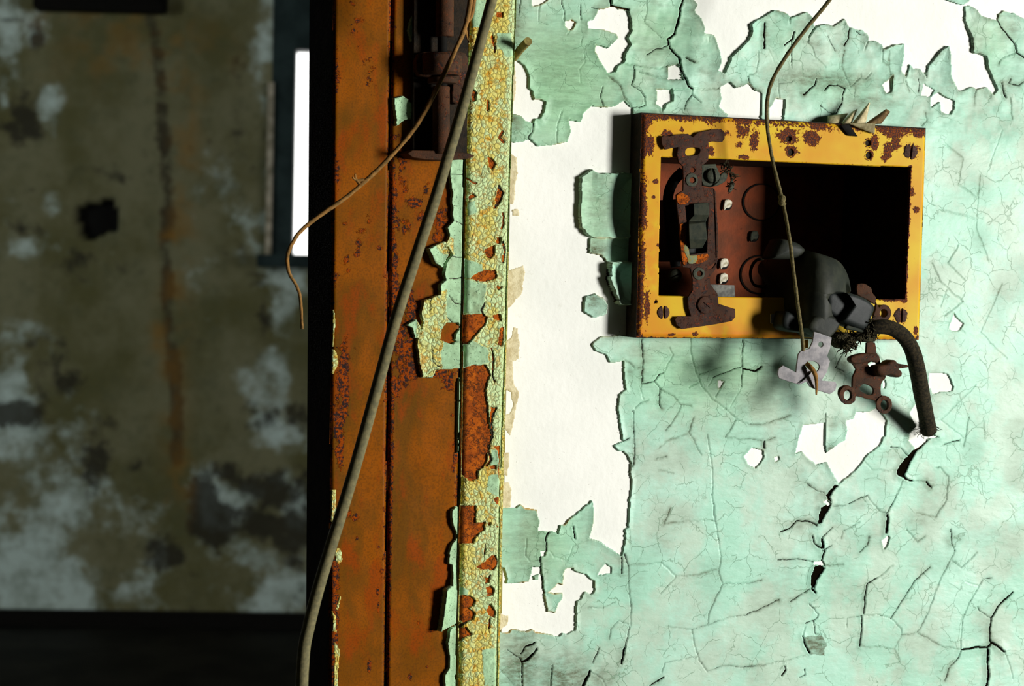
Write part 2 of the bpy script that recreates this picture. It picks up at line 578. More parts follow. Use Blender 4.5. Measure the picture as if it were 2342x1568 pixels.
OPEN_PX = [(1512, 358), (2083, 382), (2070, 685), (1506, 677)]
OUT_PX = [(1471, 258), (2120, 293), (2104, 776), (1458, 771)]
BOXO = 15.0
ow = [W(p[0], p[1], BOXO) for p in OPEN_PX]
cx0, cx1 = min(p.x for p in ow) - .001, max(p.x for p in ow) + .001
cz0, cz1 = min(p.z for p in ow) - .001, max(p.z for p in ow) + .001
WX0 = W(1160, 784).x
# the near wall, with the pocket the box sits in
bm = bmesh.new()
e = .002
box_bm(bm, WX0, cx0 - e, 0, .11, 0, 2.7)
box_bm(bm, cx1 + e, 2.7, 0, .11, 0, 2.7)
box_bm(bm, cx0 - e, cx1 + e, 0, .11, 0, cz0 - e)
box_bm(bm, cx0 - e, cx1 + e, 0, .11, cz1 + e, 2.7)
bmesh.ops.remove_doubles(bm, verts=bm.verts, dist=1e-5)
wall = struct('wall_right', from_bm('wall_right', bm, PLASTER, None, False), 'white plaster wall under peeling green paint, right of the rusty door frame')
# near room shell (out of frame: it only holds the light in)
struct('floor', box('floor', -3.2, 7.5, -3.4, 9.6, -.1, 0, FLOORM), 'dark dirty floor of the room beyond the doorway')
struct('ceiling', box('ceiling', -3.2, 7.5, -3.4, 9.6, 2.7, 2.8, NEARDARK))
struct('wall_near_right', box('wall_near_right', 2.7, 2.8, -3.4, .11, 0, 2.7, NEARDARK))
struct('wall_behind', box('wall_behind', -1.7, 2.8, -3.4, -3.3, 0, 2.7, NEARDARK))
struct('wall_near_left', box('wall_near_left', -1.7, -1.6, -3.3, 0, 0, 2.7, NEARDARK))
struct('wall_left', box('wall_left', -2.3, -1.12, 0, .11, 0, 2.7, FARGREY))
struct('wall_lintel', box('wall_lintel', -1.12, WX0, 0, .11, 2.15, 2.7, FARGREY)).name = 'trim_2'
struct('wall_far_left', box('wall_far_left', -2.4, -2.3, 0, 9.4, 0, 2.7, FARGREY))
struct('wall_far_right', box('wall_far_right', 7.2, 7.3, .11, 9.4, 0, 2.7, FARGREY))

# ------------------------------------------------------------------ far wall
FD = 7.5
fc = CAM + FW * FD
ang = YAW - 0.05
FN = Vector((math.sin(ang), math.cos(ang), 0))           # away from us
FX = Vector((math.cos(ang), -math.sin(ang), 0))
def Wf(px, py, back=0.0):
    d = FW + RT * ((px - 1171.0) / FPX) - UP * ((py - 784.0) / FPX)
    t = ((fc - CAM).dot(FN) + back) / d.dot(FN)
    return CAM + d * t
def fuv(px, py):
    p = Wf(px, py) - fc
    return p.dot(FX), p.z + fc.z
def fpoint(u, z, back=0.0):
    return Vector((fc.x, fc.y, 0)) + FX * u + FN * back + Vector((0, 0, z))

def far_box(bm, u0, u1, b0, b1, z0, z1):
    vs = [bm.verts.new(fpoint(u, z, b)) for u in (u0, u1) for b in (b0, b1) for z in (z0, z1)]
    for f in ((0, 1, 3, 2), (4, 6, 7, 5), (0, 4, 5, 1), (2, 3, 7, 6), (0, 2, 6, 4), (1, 5, 7, 3)):
        bm.faces.new([vs[i] for i in f])

def farwall_mat():
    t = NT('mouldy_far_wall', .85, spec=.2)
    n = t.noise(420, 6, .65); f = t.noise(60, 6, .7); m = t.noise(170, 7, .74); m2 = t.noise(90, 7, .75)
    ol = t.mix(t.step(n, .36, .62), srgb(96, 94, 58), srgb(126, 124, 94))
    ol = t.mix(t.math('MULTIPLY', t.step(f, .45, .7), .5), ol, srgb(88, 92, 66))
    wp = t.math('ADD', t.attr('pale'), t.math('MULTIPLY', t.math('SUBTRACT', m, .5), 2.2))
    c = t.mix(t.step(wp, .30, .85), ol, t.mix(t.step(f, .4, .7), srgb(200, 218, 210), srgb(158, 172, 160)))
    mo = t.math('ADD', t.math('MULTIPLY', t.attr('mould'), 1.55), t.math('MULTIPLY', t.math('SUBTRACT', m2, .5), 4.0))
    c = t.mix(t.math('MULTIPLY', t.step(mo, .35, 1.05), .9), c, srgb(48, 46, 36))
    c = t.mix(t.math('MULTIPLY', t.attr('ochre'), t.step(t.noise(90, 5), .4, .62)), c, srgb(148, 108, 40))
    c = t.mix(t.attr('hole'), c, srgb(10, 9, 7))
    return t.done(c, t.bump(f, 8, .8))
FARWALL = farwall_mat()
# window opening in the far wall
wu0, wz1 = fuv(628, -160)
wu1, _ = fuv(800, 0)
_, wz0 = fuv(650, 590)
step = .014
us = np.arange(-3.4, 3.2, step)
zs = np.arange(0, 2.72, step)
us = np.where(np.abs(us - wu0) < step / 2, wu0, us); us = np.where(np.abs(us - wu1) < step / 2, wu1, us)
zs = np.where(np.abs(zs - wz0) < step / 2, wz0, zs); zs = np.where(np.abs(zs - wz1) < step / 2, wz1, zs)
FU, FV = np.meshgrid(us, zs)
def fblob(lst, FU=FU, FV=FV):
    A = np.zeros(FU.shape)
    for x, y, rx, ry, a in lst:
        u, z = fuv(x, y)
        s = FD / FPX
        w = fbm(FU, FV, .22, 3, 5) * 1.5
        r = np.sqrt(((FU - u) / (rx * s)) ** 2 + ((FV - z) / (ry * s)) ** 2) + w
        A = np.maximum(A, a * np.clip(1.25 - r * .6, 0, 1))
    return A
PALE = [(20, 100, 45, 110, .9), (70, 60, 35, 60, .8), (115, 230, 28, 45, .8), (10, 235, 22, 30, .8), (130, 470, 55, 30, .75),
        (55, 560, 60, 35, .6), (60, 780, 70, 45, .7), (115, 800, 20, 50, .6), (40, 1000, 75, 110, .8), (50, 1250, 95, 190, 1.0),
        (150, 1130, 60, 160, .6), (100, 1390, 140, 60, .9), (280, 1330, 120, 90, .55), (605, 250, 28, 330, .62),
        (560, 500, 60, 80, .45), (650, 690, 60, 70, .8), (620, 860, 40, 60, .75), (640, 1000, 60, 40, .8), (525, 1150, 45, 50, .75),
        (640, 1090, 40, 30, .6), (675, 1160, 25, 60, .8), (560, 1280, 110, 50, .5), (620, 1380, 110, 60, .75), (500, 1420, 150, 25, .8),
        (450, 620, 60, 60, .3), (300, 560, 60, 60, .3), (270, 1230, 60, 60, .4)]
MOULD = [(85, 90, 22, 30, .8), (60, 260, 30, 50, .8), (10, 290, 40, 12, .8), (20, 45, 30, 8, .9), (105, 470, 20, 15, .5),
         (60, 520, 50, 20, .45), (240, 600, 90, 25, .45), (130, 830, 30, 60, .8), (150, 870, 25, 40, .8), (55, 950, 50, 20, .9),
         (70, 780, 30, 25, .4), (220, 1040, 28, 45, .8), (315, 1065, 20, 18, .8), (280, 400, 60, 15, .35), (545, 300, 30, 90, .4),
         (600, 700, 25, 80, .4), (640, 950, 50, 25, .6), (530, 1090, 30, 20, .7), (640, 1120, 60, 40, .95), (600, 1200, 60, 28, .95),
         (485, 1190, 26, 55, .95), (385, 1270, 40, 30, .9), (430, 1320, 30, 20, .6), (660, 1230, 40, 30, .85), (350, 1400, 60, 12, .5),
         (620, 1425, 22, 14, .7), (690, 940, 30, 40, .5), (260, 960, 30, 20, .4), (690, 1330, 10, 60, .3)]
hx = [(178, 470), (200, 458), (225, 468), (240, 452), (262, 462), (272, 500), (265, 530), (240, 535), (215, 545), (185, 545), (180, 510), (172, 490)]
HU = np.array([fuv(*p) for p in hx])
u_, z_ = fuv(386, 700)
och = np.exp(-((FU - u_ - .03 - .02 * np.sin(FV * 5)) / .05) ** 2) * np.clip((FV - .3) * 2, 0, 1) * .5
och = np.maximum(och, fblob([(386, 548, 18, 20, .9), (375, 790, 20, 40, .6), (410, 1110, 15, 60, .5), (250, 100, 140, 90, .35), (130, 60, 60, 40, .3)]))
crk, _ = segdist(FU, FV, np.array([fuv(*p) for p in ((345, 40), (360, 120), (368, 200), (378, 300), (384, 420), (380, 560), (384, 700), (394, 800), (402, 930), (405, 1050))]), .1)
mould = np.maximum(fblob(MOULD), np.clip(1.1 - crk / .03, 0, .62))
M = ~((FU > wu0 + 1e-4) & (FU < wu1 - 1e-4) & (FV > wz0 + 1e-4) & (FV < wz1 - 1e-4))
iscavity = inpoly(FU, FV, HU)
iscavity = inpoly(FU + fbm(FU, FV, .06, 8) * .012, FV + fbm(FU, FV, .06, 18) * .012, HU)
H = fbm(FU, FV, .25, 4) * 6 - iscavity * 70
fw = sheet('wall_back', FU * 1000, FV * 1000, M, H + 8, 0, FARWALL, attrs={
    'pale': fblob(PALE), 'mould': mould, 'ochre': np.clip(och, 0, 1), 'hole': iscavity.astype(float)}, low=6)
# lay the sheet on the far wall's own place
co = np.empty(len(fw.data.vertices) * 3); fw.data.vertices.foreach_get('co', co); co = co.reshape(-1, 3)
base = np.array(fw.location)
rotm = Matrix((FX, FN, Vector((0, 0, 1)))).transposed().to_4x4()
fw.matrix_world = Matrix.Translation(Vector((fc.x, fc.y, 0))) @ rotm @ Matrix.Translation(Vector(base))
struct('wall_back', fw, 'stained mouldy far wall seen out of focus through the doorway')
bm = bmesh.new()
far_box(bm, -3.4, wu0 - .005, .1, .3, 0, 2.7)
far_box(bm, wu1, 3.2, .1, .3, 0, 2.7)
far_box(bm, wu0 - .005, wu1, .1, .3, 0, wz0)
far_box(bm, wu0 - .005, wu1, .1, .3, wz1, 2.7)
o = from_bm('masonry', bm, FARGREY, fw, False)
o.matrix_parent_inverse = fw.matrix_world.inverted(); o.location = o.location + wloc(fw)
# skirting: the black band along the foot of the wall
_, sz = fuv(345, 1443)
bm = bmesh.new(); far_box(bm, -3.4, 3.2, -.05, -.008, 0, max(sz, .05))
sk = struct('baseboard_back', from_bm('baseboard_back', bm, BLACK, None, False), 'black skirting at the foot of the mouldy far wall')
# window
wn = empty('window_1', fpoint(wu0, wz0), 'dark teal window frame with a bright slit of daylight, at the edge of the far wall', kind='structure')
a0, zt = fuv(676, 113)
_, zb = fuv(676, 582)
bm = bmesh.new(); far_box(bm, wu0, a0, -.01, .12, wz0, wz1); from_bm('window_frame', bm, TEAL, wn, False)
bm = bmesh.new(); far_box(bm, a0, wu1, -.01, .12, zt, wz1); from_bm('top_rail', bm, TEAL, wn, False)
bm = bmesh.new(); far_box(bm, a0, wu1, .0, .10, wz0, zb); from_bm('bottom_rail', bm, TEAL, wn, False)
s0, s1 = fuv(592, 582), fuv(720, 612)
bm = bmesh.new(); far_box(bm, s0[0], wu1, -.10, -.008, s1[1], s0[1]); from_bm('window_sill', bm, TEAL, wn, False)
b0, b1 = fuv(614, 190), fuv(621, 588)
STRIPM = simple('pale_strip_paint', srgb(190, 180, 160), srgb(130, 124, 104), 40, .8)
bm = bmesh.new(); far_box(bm, b0[0], b1[0], -.03, -.008, b1[1], b0[1]); from_bm('sash_bead', bm, STRIPM, wn, False)
bm = bmesh.new(); far_box(bm, a0, wu1, .055, .059, zb, zt)
gl = NT('window_glass', .1); gl.b.inputs['Transmission Weight'].default_value = 1.0; gl.b.inputs['IOR'].default_value = 1.02
from_bm('window_pane', bm, gl.done((.95, .97, .97, 1)), wn, False)
# dark box high on the far wall
q0, q1 = fuv(88, -150), fuv(385, 36)
bm = bmesh.new(); far_box(bm, q0[0], q1[0], -.10, -.01, q1[1], min(q0[1], 2.6))
bmesh.ops.bevel(bm, geom=bm.edges[:], offset=.008, segments=2, affect='EDGES')
cab = empty('wall_cabinet', fpoint((q0[0] + q1[0]) / 2, q1[1], -.05), 'black flat cabinet fixed high on the mouldy far wall, cut off by the top edge', 'cabinet')
from_bm('body', bm, BLACK, cab)
bm = bmesh.new(); far_box(bm, q0[0] + .02, q1[0] - .02, -.112, -.10, q1[1] + .03, min(q0[1], 2.6) - .02)
from_bm('door', bm, BLACK, cab, False)

# ================================================================== PEELING PAINT
R2 = lambda pts: crop(1140, 0, 3.903, pts)
R3 = lambda pts: crop(1140, 360, 3.564, pts)
R4 = lambda pts: crop(1740, 0, 3.89, pts)
R5 = lambda pts: crop(1140, 780, 3.903, pts)
R6 = lambda pts: crop(1140, 1150, 3.752, pts)
R7 = lambda pts: crop(1700, 920, 2.419, pts)
K5 = lambda pts: crop(1740, 720, 5.227, pts)

HOLES = [  # (polygon px, lift mm of the paint edge round it, falloff mm)
 (R2([(290,-90),(300,55),(360,45),(430,10),(440,-90)]), .6, 3),
 (R2([(590,195),(645,185),(680,210),(650,262),(615,270),(590,240)]), .7, 3),
 (R2([(895,85),(985,70),(1050,80),(1150,100),(1175,180),(1180,275),(1145,345),(1175,400),(1125,470),(1115,560),(1050,590),(1040,640),(970,660),(930,600),(860,470),(855,400),(965,430),(1065,345),(1040,300),(930,265),(800,260),(795,200),(840,180)]), 1.1, 4),
 (R2([(60,560),(180,545),(235,600),(270,700),(265,780),(300,820),(310,890),(370,885),(415,910),(395,1000),(370,1055),(320,1065),(300,1100),(240,1080),(190,1030),(60,1010)]), 1.1, 4),
 (R2([(1505,600),(1590,575),(1620,620),(1650,710),(1510,705)]), .8, 3),
 (R2([(1405,800),(1540,795),(1550,900),(1490,930),(1455,1000),(1445,950),(1400,930)]), .6, 3),
 (R2([(2050,720),(2110,785),(2180,770),(2225,740),(2280,800)]) + R4([(0,830),(0,1120)]) + R2([(2040,1080),(2045,1025),(1970,950),(1990,880),(1965,790)]), .6, 3),
 # the great white patch along the top
 (R2([(1735,-90),(1735,0),(1770,45),(1740,95),(1800,170),(1835,260),(1830,300),(1920,320),(1950,420),(1970,460),(1975,570),(1955,640),(2010,660),(2060,560),(2070,510),(2130,450),(2230,360),(2255,290),(2250,215)])
  + R4([(75,110),(110,90),(180,100),(230,130),(255,165),(400,105),(440,150),(470,245),(530,215),(590,220),(630,235),(735,165),(780,235),(850,270),(900,275),(945,310),(950,365),(1010,365),(1065,400),(1080,440),(1180,400),(1265,390),(1265,500),(1240,640),(1280,680),(1315,570),(1350,620),(1400,610),(1460,680),(1480,590),(1560,480),(1655,410),(1675,500),(1680,680),(1745,820),(1870,775),(1920,800),(1990,775),(2060,840),(2100,790),(2050,700),(2005,600),(2000,500),(1870,460),(1870,340),(1810,180),(1805,65),(1850,50),(1920,90),(1950,140),(2000,160),(2095,180),(2110,120),(2150,95),(2250,120),(2342,170),(2700,190),(2700,-330),(1850,-330),(1850,20),(1780,45),(1690,15),(1640,0),(1600,-330)]), 1.5, 5),
 (R4([(130,870),(210,890),(200,1110),(75,1110),(75,960)]), .8, 3),
 (R4([(1165,670),(1160,820),(1110,825),(1070,760),(1130,700)]), .8, 3),
 (R4([(1450,740),(1540,800),(1510,860),(1430,850)]), .4, 3),
 (R4([(1570,820),(1710,900),(1710,970),(1680,1020),(1600,1000),(1590,910),(1510,960),(1510,870)]), .6, 3),
 # the tall white patch beside the door frame
 (R2([(60,1262),(160,1265),(270,1240),(340,1305),(520,1280),(610,1270),(640,1180),(625,1075),(735,1090),(750,1010),(830,945),(925,960),(1050,940),(1110,900),(1190,970),(1190,1040)])
  + [(1500,262),(1500,760)] + R5([(900,-40),(865,0),(835,30),(870,90),(955,125),(985,190),(1120,170),(1110,260),(1130,430),(1080,470),(1060,600),(1075,700),(1105,890),(1030,935),(1060,970),(1110,985),(1180,1090),(1170,1180),(1190,1250),(1165,1430)])
  + R6([(1120,0),(1115,205),(1085,225),(1070,400),(1050,455),(880,335),(780,300),(810,160),(805,0),(790,-30),(770,0),(640,110),(560,185),(520,185),(510,265),(430,240),(330,240),(350,150),(320,60),(230,40),(190,10),(150,40),(-60,45)]), .8, 3.5),
 (R6([(-60,540),(50,550),(65,690),(260,670),(285,545),(350,545),(370,610),(385,770),(400,850),(415,930),(480,945),(510,870),(550,810),(545,770),(470,780),(420,760),(480,720),(500,685),(550,700),(555,600),(575,570),(635,555),(640,580),(735,605),(800,660),(820,670),(820,760),(790,780),(735,760),(690,830),(660,835),(655,1080),(575,1125),(540,1110),(510,1140),(400,1120),(310,1100),(290,1075),(240,1095),(110,1075),(90,1105),(-60,1105)]), .7, 3.5),
 (R6([(915,515),(965,550),(960,600),(850,620),(870,570)]), .4, 3),
 (R6([(360,410),(400,405),(395,450),(365,465)]), .5, 3),
 (R7([(0,300),(40,250),(110,262),(112,300),(65,365),(30,345)]), .5, 3),
 (R7([(330,120),(400,120),(450,112),(450,160),(445,210),(455,280),(520,230),(560,210),(575,150),(565,100),(610,90),(620,50),(680,50),(740,30),(790,100),(780,180),(750,240),(690,285),(600,390),(525,450),(500,400),(460,330),(400,342),(360,310),(320,270),(280,285),(300,210)]), .7, 3.5),
 (R7([(915,60),(955,0),(985,60),(975,130),(1000,150),(1040,165),(1080,190),(1030,195),(990,235),(950,255),(910,210),(915,170),(950,130)]), .9, 4),
 (R7([(170,300),(195,295),(195,315),(175,330)]), .3, 3),
 (R7([(765,760),(800,735),(810,745),(795,790),(775,815)]), .5, 3),
 (R7([(390,880),(440,877),(455,903),(430,895),(385,908)]), .6, 3),
 (R7([(440,545),(465,530),(487,560),(470,566)]), .6, 3),
 (R5([(1960,350),(2015,360),(1965,430),(1955,390)]), .3, 2.5),
 (K5([(2010,690),(2080,680),(2230,700),(2260,760),(2290,860),(2275,920),(2150,920),(2050,950),(2030,890),(1990,860)]), .5, 3),
 ([(2170,755),(2180,715),(2190,730),(2203,740),(2195,755),(2180,757)], .4, 2.5),
 (K5([(1280,600),(1330,560),(1385,560),(1385,640),(1320,630)]), .3, 2),
 (K5([(1450,780),(1490,770),(1480,870),(1450,870)]), .3, 2),
]
ISLES = [  # green islands left standing in the white
 (R3([(652,165),(700,125),(745,95),(800,130),(910,130),(1100,130),(1100,655),(830,660),(740,645),(655,570),(650,400),(655,290)]), 3.1, 9, 1.0),
 (R3([(745,655),(1100,655),(1100,860),(900,870),(830,800),(725,780)]), 1.0, 4, .8),
 (R3([(700,1135),(790,1110),(860,1150),(885,1200),(870,1280),(770,1300),(690,1255)]), 1.2, 4, .8),
 (R6([(300,625),(345,610),(345,650),(305,655)]), .5, 3, .4),
 (R3([(885,850),(1060,850),(1060,1210),(950,1190),(915,1080),(872,985),(880,930)]), 6.0, 9, .6),
 (R4([(1640,-330),(1640,0),(1690,15),(1780,40),(1850,18),(1850,-330)]), 2.0, 6, .3),
]
GAPS = [  # broad openings, the shade inside them painted near-black
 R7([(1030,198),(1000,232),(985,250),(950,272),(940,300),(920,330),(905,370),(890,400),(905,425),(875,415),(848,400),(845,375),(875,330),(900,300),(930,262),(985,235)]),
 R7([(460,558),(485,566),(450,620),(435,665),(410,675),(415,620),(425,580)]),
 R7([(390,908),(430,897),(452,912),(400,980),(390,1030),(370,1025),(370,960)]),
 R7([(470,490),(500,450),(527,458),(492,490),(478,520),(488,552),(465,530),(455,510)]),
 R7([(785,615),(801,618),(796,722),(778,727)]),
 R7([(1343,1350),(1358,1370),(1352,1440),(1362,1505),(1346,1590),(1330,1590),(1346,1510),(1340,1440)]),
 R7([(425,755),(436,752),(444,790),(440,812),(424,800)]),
 R3([(820,810),(860,830),(890,960),(870,970),(900,1060),(950,1160),(930,1190),(880,1190),(830,1120),(760,1080),(790,960)]),  # dark sliver: shadow beside the lifted flake, painted in
]
def C(fn, w, *pts): return (fn(list(pts)), w)
CRACKS = [
 C(R2,4,(565,-60),(565,40),(580,100),(585,190)), C(R2,3,(360,50),(355,190),(430,220)), C(R2,2,(640,260),(600,310)),
 C(R2,6,(1680,-60),(1650,0),(1620,80),(1600,200),(1570,300),(1505,350),(1530,430),(1600,520),(1620,620),(1665,720),(1680,770),(1720,790)),
 C(R2,3,(1320,-60),(1320,120),(1300,200),(1340,240),(1400,280),(1450,340),(1500,355)),
 C(R2,4,(930,780),(905,870),(930,950)), C(R2,3,(975,680),(1080,760),(1125,880),(1190,970)),
 C(R2,4,(1205,590),(1210,690),(1180,760),(1260,810),(1300,870),(1300,940),(1250,960),(1190,965)),
 C(R2,4,(1720,790),(1725,850),(1680,900),(1650,980)), C(R2,4,(1725,850),(1800,915)),
 C(R2,2,(1540,800),(1720,790),(1830,800),(1960,790)), C(R2,3,(1120,570),(1260,590),(1430,610),(1500,595)),
 C(R2,4,(300,1100),(300,1170),(265,1235),(340,1305)), C(R2,3,(520,1280),(520,1130),(560,1000)),
 C(R2,2,(1870,330),(1870,370)), C(R2,4,(1660,510),(1740,560)), C(R2,4,(1320,490),(1400,440),(1460,435),(1510,400)),
 C(R2,4,(190,-60),(195,20),(180,130)), C(R2,5,(650,180),(680,200)), C(R2,4,(730,40),(730,180)), C(R2,3,(1250,640),(1420,700),(1650,715)),
 C(R2,8,(995,-20),(1000,50),(1080,75),(1150,92)), C(R2,4,(820,72),(900,85)), C(R2,2,(760,470),(770,560),(720,620),(730,740)),
 C(R2,2,(740,330),(735,400)), C(R2,4,(2225,680),(2240,740),(2290,800)), C(R2,3,(2320,460),(2300,640),(2260,665),(2230,670)),
 C(R4,6,(25,200),(30,330),(35,430)), C(R4,5,(295,290),(270,350),(200,405)), C(R4,4,(265,370),(270,600)), C(R4,3,(250,160),(255,210)),
 C(R4,4,(470,245),(420,320),(405,380)), C(R4,2,(405,380),(440,420),(480,510),(570,600)), C(R4,4,(590,325),(660,450)), C(R4,5,(740,410),(780,340),(785,240)),
 C(R4,4,(845,280),(880,310),(905,315)), C(R4,3,(740,450),(720,590),(740,660),(780,750),(790,780),(880,690),(880,650)),
 C(R4,3,(165,700),(150,780),(160,870)), C(R4,3,(160,740),(270,740),(300,710)), C(R4,5,(490,700),(470,760),(370,840)), C(R4,3,(490,700),(620,690)),
 C(R4,5,(560,800),(600,760),(680,760),(740,790),(720,850),(720,920),(660,1015)), C(R4,3,(830,800),(825,890)), C(R4,4,(530,940),(600,1000),(660,1015)),
 C(R4,2,(1065,440),(1070,550),(1130,580),(1140,660)), C(R4,3,(970,650),(920,710),(850,700)), C(R4,3,(1280,720),(1320,810)), C(R4,4,(1400,700),(1410,760),(1400,820)),
 C(R4,6,(2100,180),(2140,250),(2200,320),(2260,400),(2270,470),(2342,520)), C(R4,3,(2270,470),(2180,500),(2140,520),(2110,570)),
 C(R4,5,(2140,740),(2150,800),(2170,870)), C(R4,4,(2210,700),(2200,740),(2290,765),(2342,720)), C(R4,3,(2210,880),(2225,1060)),
 C(R4,3,(1900,800),(1900,930)), C(R4,3,(1460,1000),(1470,1080),(1420,1120)), C(R4,3,(945,365),(915,450)), C(R4,4,(1315,570),(1280,690)), C(R4,4,(1480,590),(1465,690)),
 C(R4,2,(0,430),(60,430),(120,570)), C(R4,2,(410,630),(500,640),(525,690)), C(R4,2,(1130,460),(1130,580)),
 C(R5,4,(1275,-20),(1285,120),(1280,370)), C(R5,2,(1280,370),(1265,420),(1290,520)),
 C(R5,4,(1280,380),(1390,365),(1430,300),(1470,280)), C(R5,2,(1470,280),(1510,180),(1555,130),(1520,60)),
 C(R5,4,(1390,365),(1435,420),(1435,500),(1425,555),(1450,600)), C(R5,3,(1705,-20),(1730,200),(1800,390),(1900,510),(2000,590),(2115,690),(2230,745),(2342,740),(2600,660)),
 C(R5,4,(2175,-20),(2170,230),(2170,400)), C(R5,2,(2170,400),(2060,590)), C(R5,4,(2170,220),(2040,270),(1910,325)), C(R5,2,(1910,325),(1870,400)), C(R5,6,(2180,240),(2290,265),(2342,230)),
 C(R5,3,(1120,170),(1165,190),(1210,245),(1280,235)), C(R5,4,(1105,890),(1160,855)), C(R5,3,(1330,530),(1250,555),(1210,600)), C(R5,4,(1200,620),(1200,700),(1210,1020),(1190,1120)),
 C(R5,3,(1635,560),(1555,710),(1490,800)), C(R5,3,(1740,680),(1690,820),(1740,880),(1800,1010)), C(R5,2,(1690,820),(1510,880),(1420,950)),
 C(R5,3,(1860,830),(1900,1100),(1905,1400),(1920,1561)), C(R5,3,(2115,700),(2020,860),(2150,870),(2342,880)), C(R5,3,(1400,1050),(1500,1030)),
 C(R5,3,(1780,300),(1890,260),(1980,235)), C(R5,3,(1700,410),(1780,360)), C(R5,3,(2015,360),(1930,500)), C(R5,3,(1440,430),(1560,490),(1620,560),(1720,580)), C(R5,2,(1550,1180),(1420,1150)),
 C(R6,3,(1840,0),(1865,200),(1900,450),(1890,600),(1920,695)), C(R6,3,(1920,695),(2150,685),(2251,660)), C(R6,3,(1920,695),(1870,800),(1800,950),(1785,1040)),
 C(R6,3,(1785,1040),(1650,1085),(1670,1200),(1720,1350),(1785,1440)), C(R6,3,(1785,1040),(1970,980),(2150,955)), C(R6,3,(1520,625),(1380,780)),
 C(R6,3,(1520,625),(1400,505),(1290,520)), C(R6,2,(1290,520),(1110,530)), C(R6,2,(1520,625),(1700,620),(1890,560)),
 C(R6,4,(1075,430),(1110,530)), C(R6,3,(1110,530),(1110,700),(1130,870),(1130,1050)), C(R6,5,(1055,460),(1050,600)), C(R6,4,(1120,1060),(1080,1240)), C(R6,7,(1078,1245),(1050,1375)),
 C(R6,3,(1110,1035),(1030,1010),(960,1080),(945,1160)), C(R6,4,(865,1235),(810,1365)), C(R6,2,(1650,1085),(1430,1060)), C(R6,3,(1695,1315),(1420,1375),(1390,1450)),
 C(R6,3,(1785,1440),(1880,1410),(1975,1385),(2080,1405),(2251,1380)), C(R6,5,(640,205),(655,300)), C(R6,2,(780,310),(630,365),(610,440),(590,490),(470,460),(430,410),(300,400)),
 C(R6,5,(430,240),(400,300),(405,410),(360,470),(360,600),(385,770)), C(R6,3,(240,300),(230,450),(260,495),(360,490)), C(R6,8,(320,1250),(235,1350),(195,1360)), C(R6,5,(195,1360),(200,1600)),
 C(R6,4,(70,1260),(180,1330),(195,1360)), C(R6,5,(310,1200),(240,1220),(190,1290)), C(R6,4,(450,1390),(440,1600)), C(R6,8,(700,1600),(780,1440)),
 C(R6,3,(780,1440),(890,1510),(920,1600)), C(R6,5,(1290,1568),(1410,1490)), C(R6,3,(10,1420),(130,1568)), C(R6,3,(760,890),(880,900),(1000,850)), C(R6,3,(1470,40),(1415,180)), C(R6,2,(1415,180),(1600,155),(1850,150)),
 C(R7,4,(350,445),(410,490),(440,500)), C(R7,3,(500,575),(560,570)), C(R7,4,(580,560),(640,530),(685,510)), C(R7,3,(685,510),(715,560),(750,600),(790,615)),
 C(R7,4,(850,505),(790,615)), C(R7,3,(855,500),(880,430)), C(R7,5,(205,715),(260,690),(290,655),(340,655),(405,675)), C(R7,5,(375,735),(390,780),(430,805)), C(R7,4,(430,750),(490,690)), C(R7,4,(430,820),(490,790)),
 C(R7,6,(446,820),(432,880)),
 C(R7,4,(190,870),(300,860),(385,880)), C(R7,3,(455,900),(550,895)), C(R7,4,(370,1025),(260,1100)), C(R7,8,(380,1028),(395,1052)), C(R7,4,(365,1110),(410,1170),(405,1190),(340,1225)),
 C(R7,4,(385,1200),(395,1280),(430,1285)), C(R7,6,(325,1290),(340,1340),(365,1385)), C(R7,3,(375,1390),(250,1420),(120,1450),(0,1465)), C(R7,3,(340,1240),(325,1290)),
 C(R7,5,(740,970),(685,1000),(670,1080),(660,1170)), C(R7,3,(820,905),(740,970)), C(R7,4,(1030,910),(950,980),(870,1100),(810,1195)), C(R7,3,(1170,820),(1090,970),(1040,1100),(1000,1200),(960,1270)),
 C(R7,3,(570,1240),(570,1190),(650,1180),(740,1175),(810,1190),(870,1250),(870,1290),(960,1270),(1030,1310),(1100,1350),(1200,1365)), C(R7,5,(650,1180),(655,1250),(640,1345)),
 C(R7,2,(640,1345),(830,1360),(860,1430)), C(R7,2,(830,1360),(870,1290)), C(R7,8,(1205,1365),(1260,1357),(1345,1350)), C(R7,8,(1345,1350),(1365,1325),(1400,1340),(1440,1375)),
 C(R7,6,(1360,1320),(1358,1250),(1367,1190),(1420,1110),(1485,1048)), C(R7,4,(1200,1370),(1190,1410),(1140,1460),(1110,1540)), C(R7,4,(1290,1130),(1300,1150),(1367,1190)),
 C(R7,3,(1440,1375),(1470,1450),(1490,1530)), C(R7,3,(1195,1365),(1210,1200),(1260,1080),(1320,980)), C(R7,2,(1300,1010),(1220,990)), C(R7,4,(1145,700),(1150,780),(1170,820)),
 C(R7,2,(665,325),(710,370),(840,380)), C(R7,6,(890,420),(930,432)), C(R7,3,(930,432),(1010,437)), C(R7,6,(1010,437),(1035,470)), C(R7,3,(1060,365),(1085,360),(1130,410),(1120,540),(1060,635)),
 C(R7,2,(1060,635),(950,610)), C(R7,4,(1110,230),(1190,210)), C(R7,4,(810,245),(870,250),(905,290)), C(R7,5,(210,1510),(230,1480),(225,1455)), C(R7,3,(540,750),(550,710),(640,660)),
 C(R7,4,(690,740),(685,790),(640,830)), C(R7,3,(113,210),(170,195)), C(R7,5,(115,210),(114,250)), C(R7,4,(450,60),(450,110)), C(R7,5,(445,125),(440,205),(452,278)),
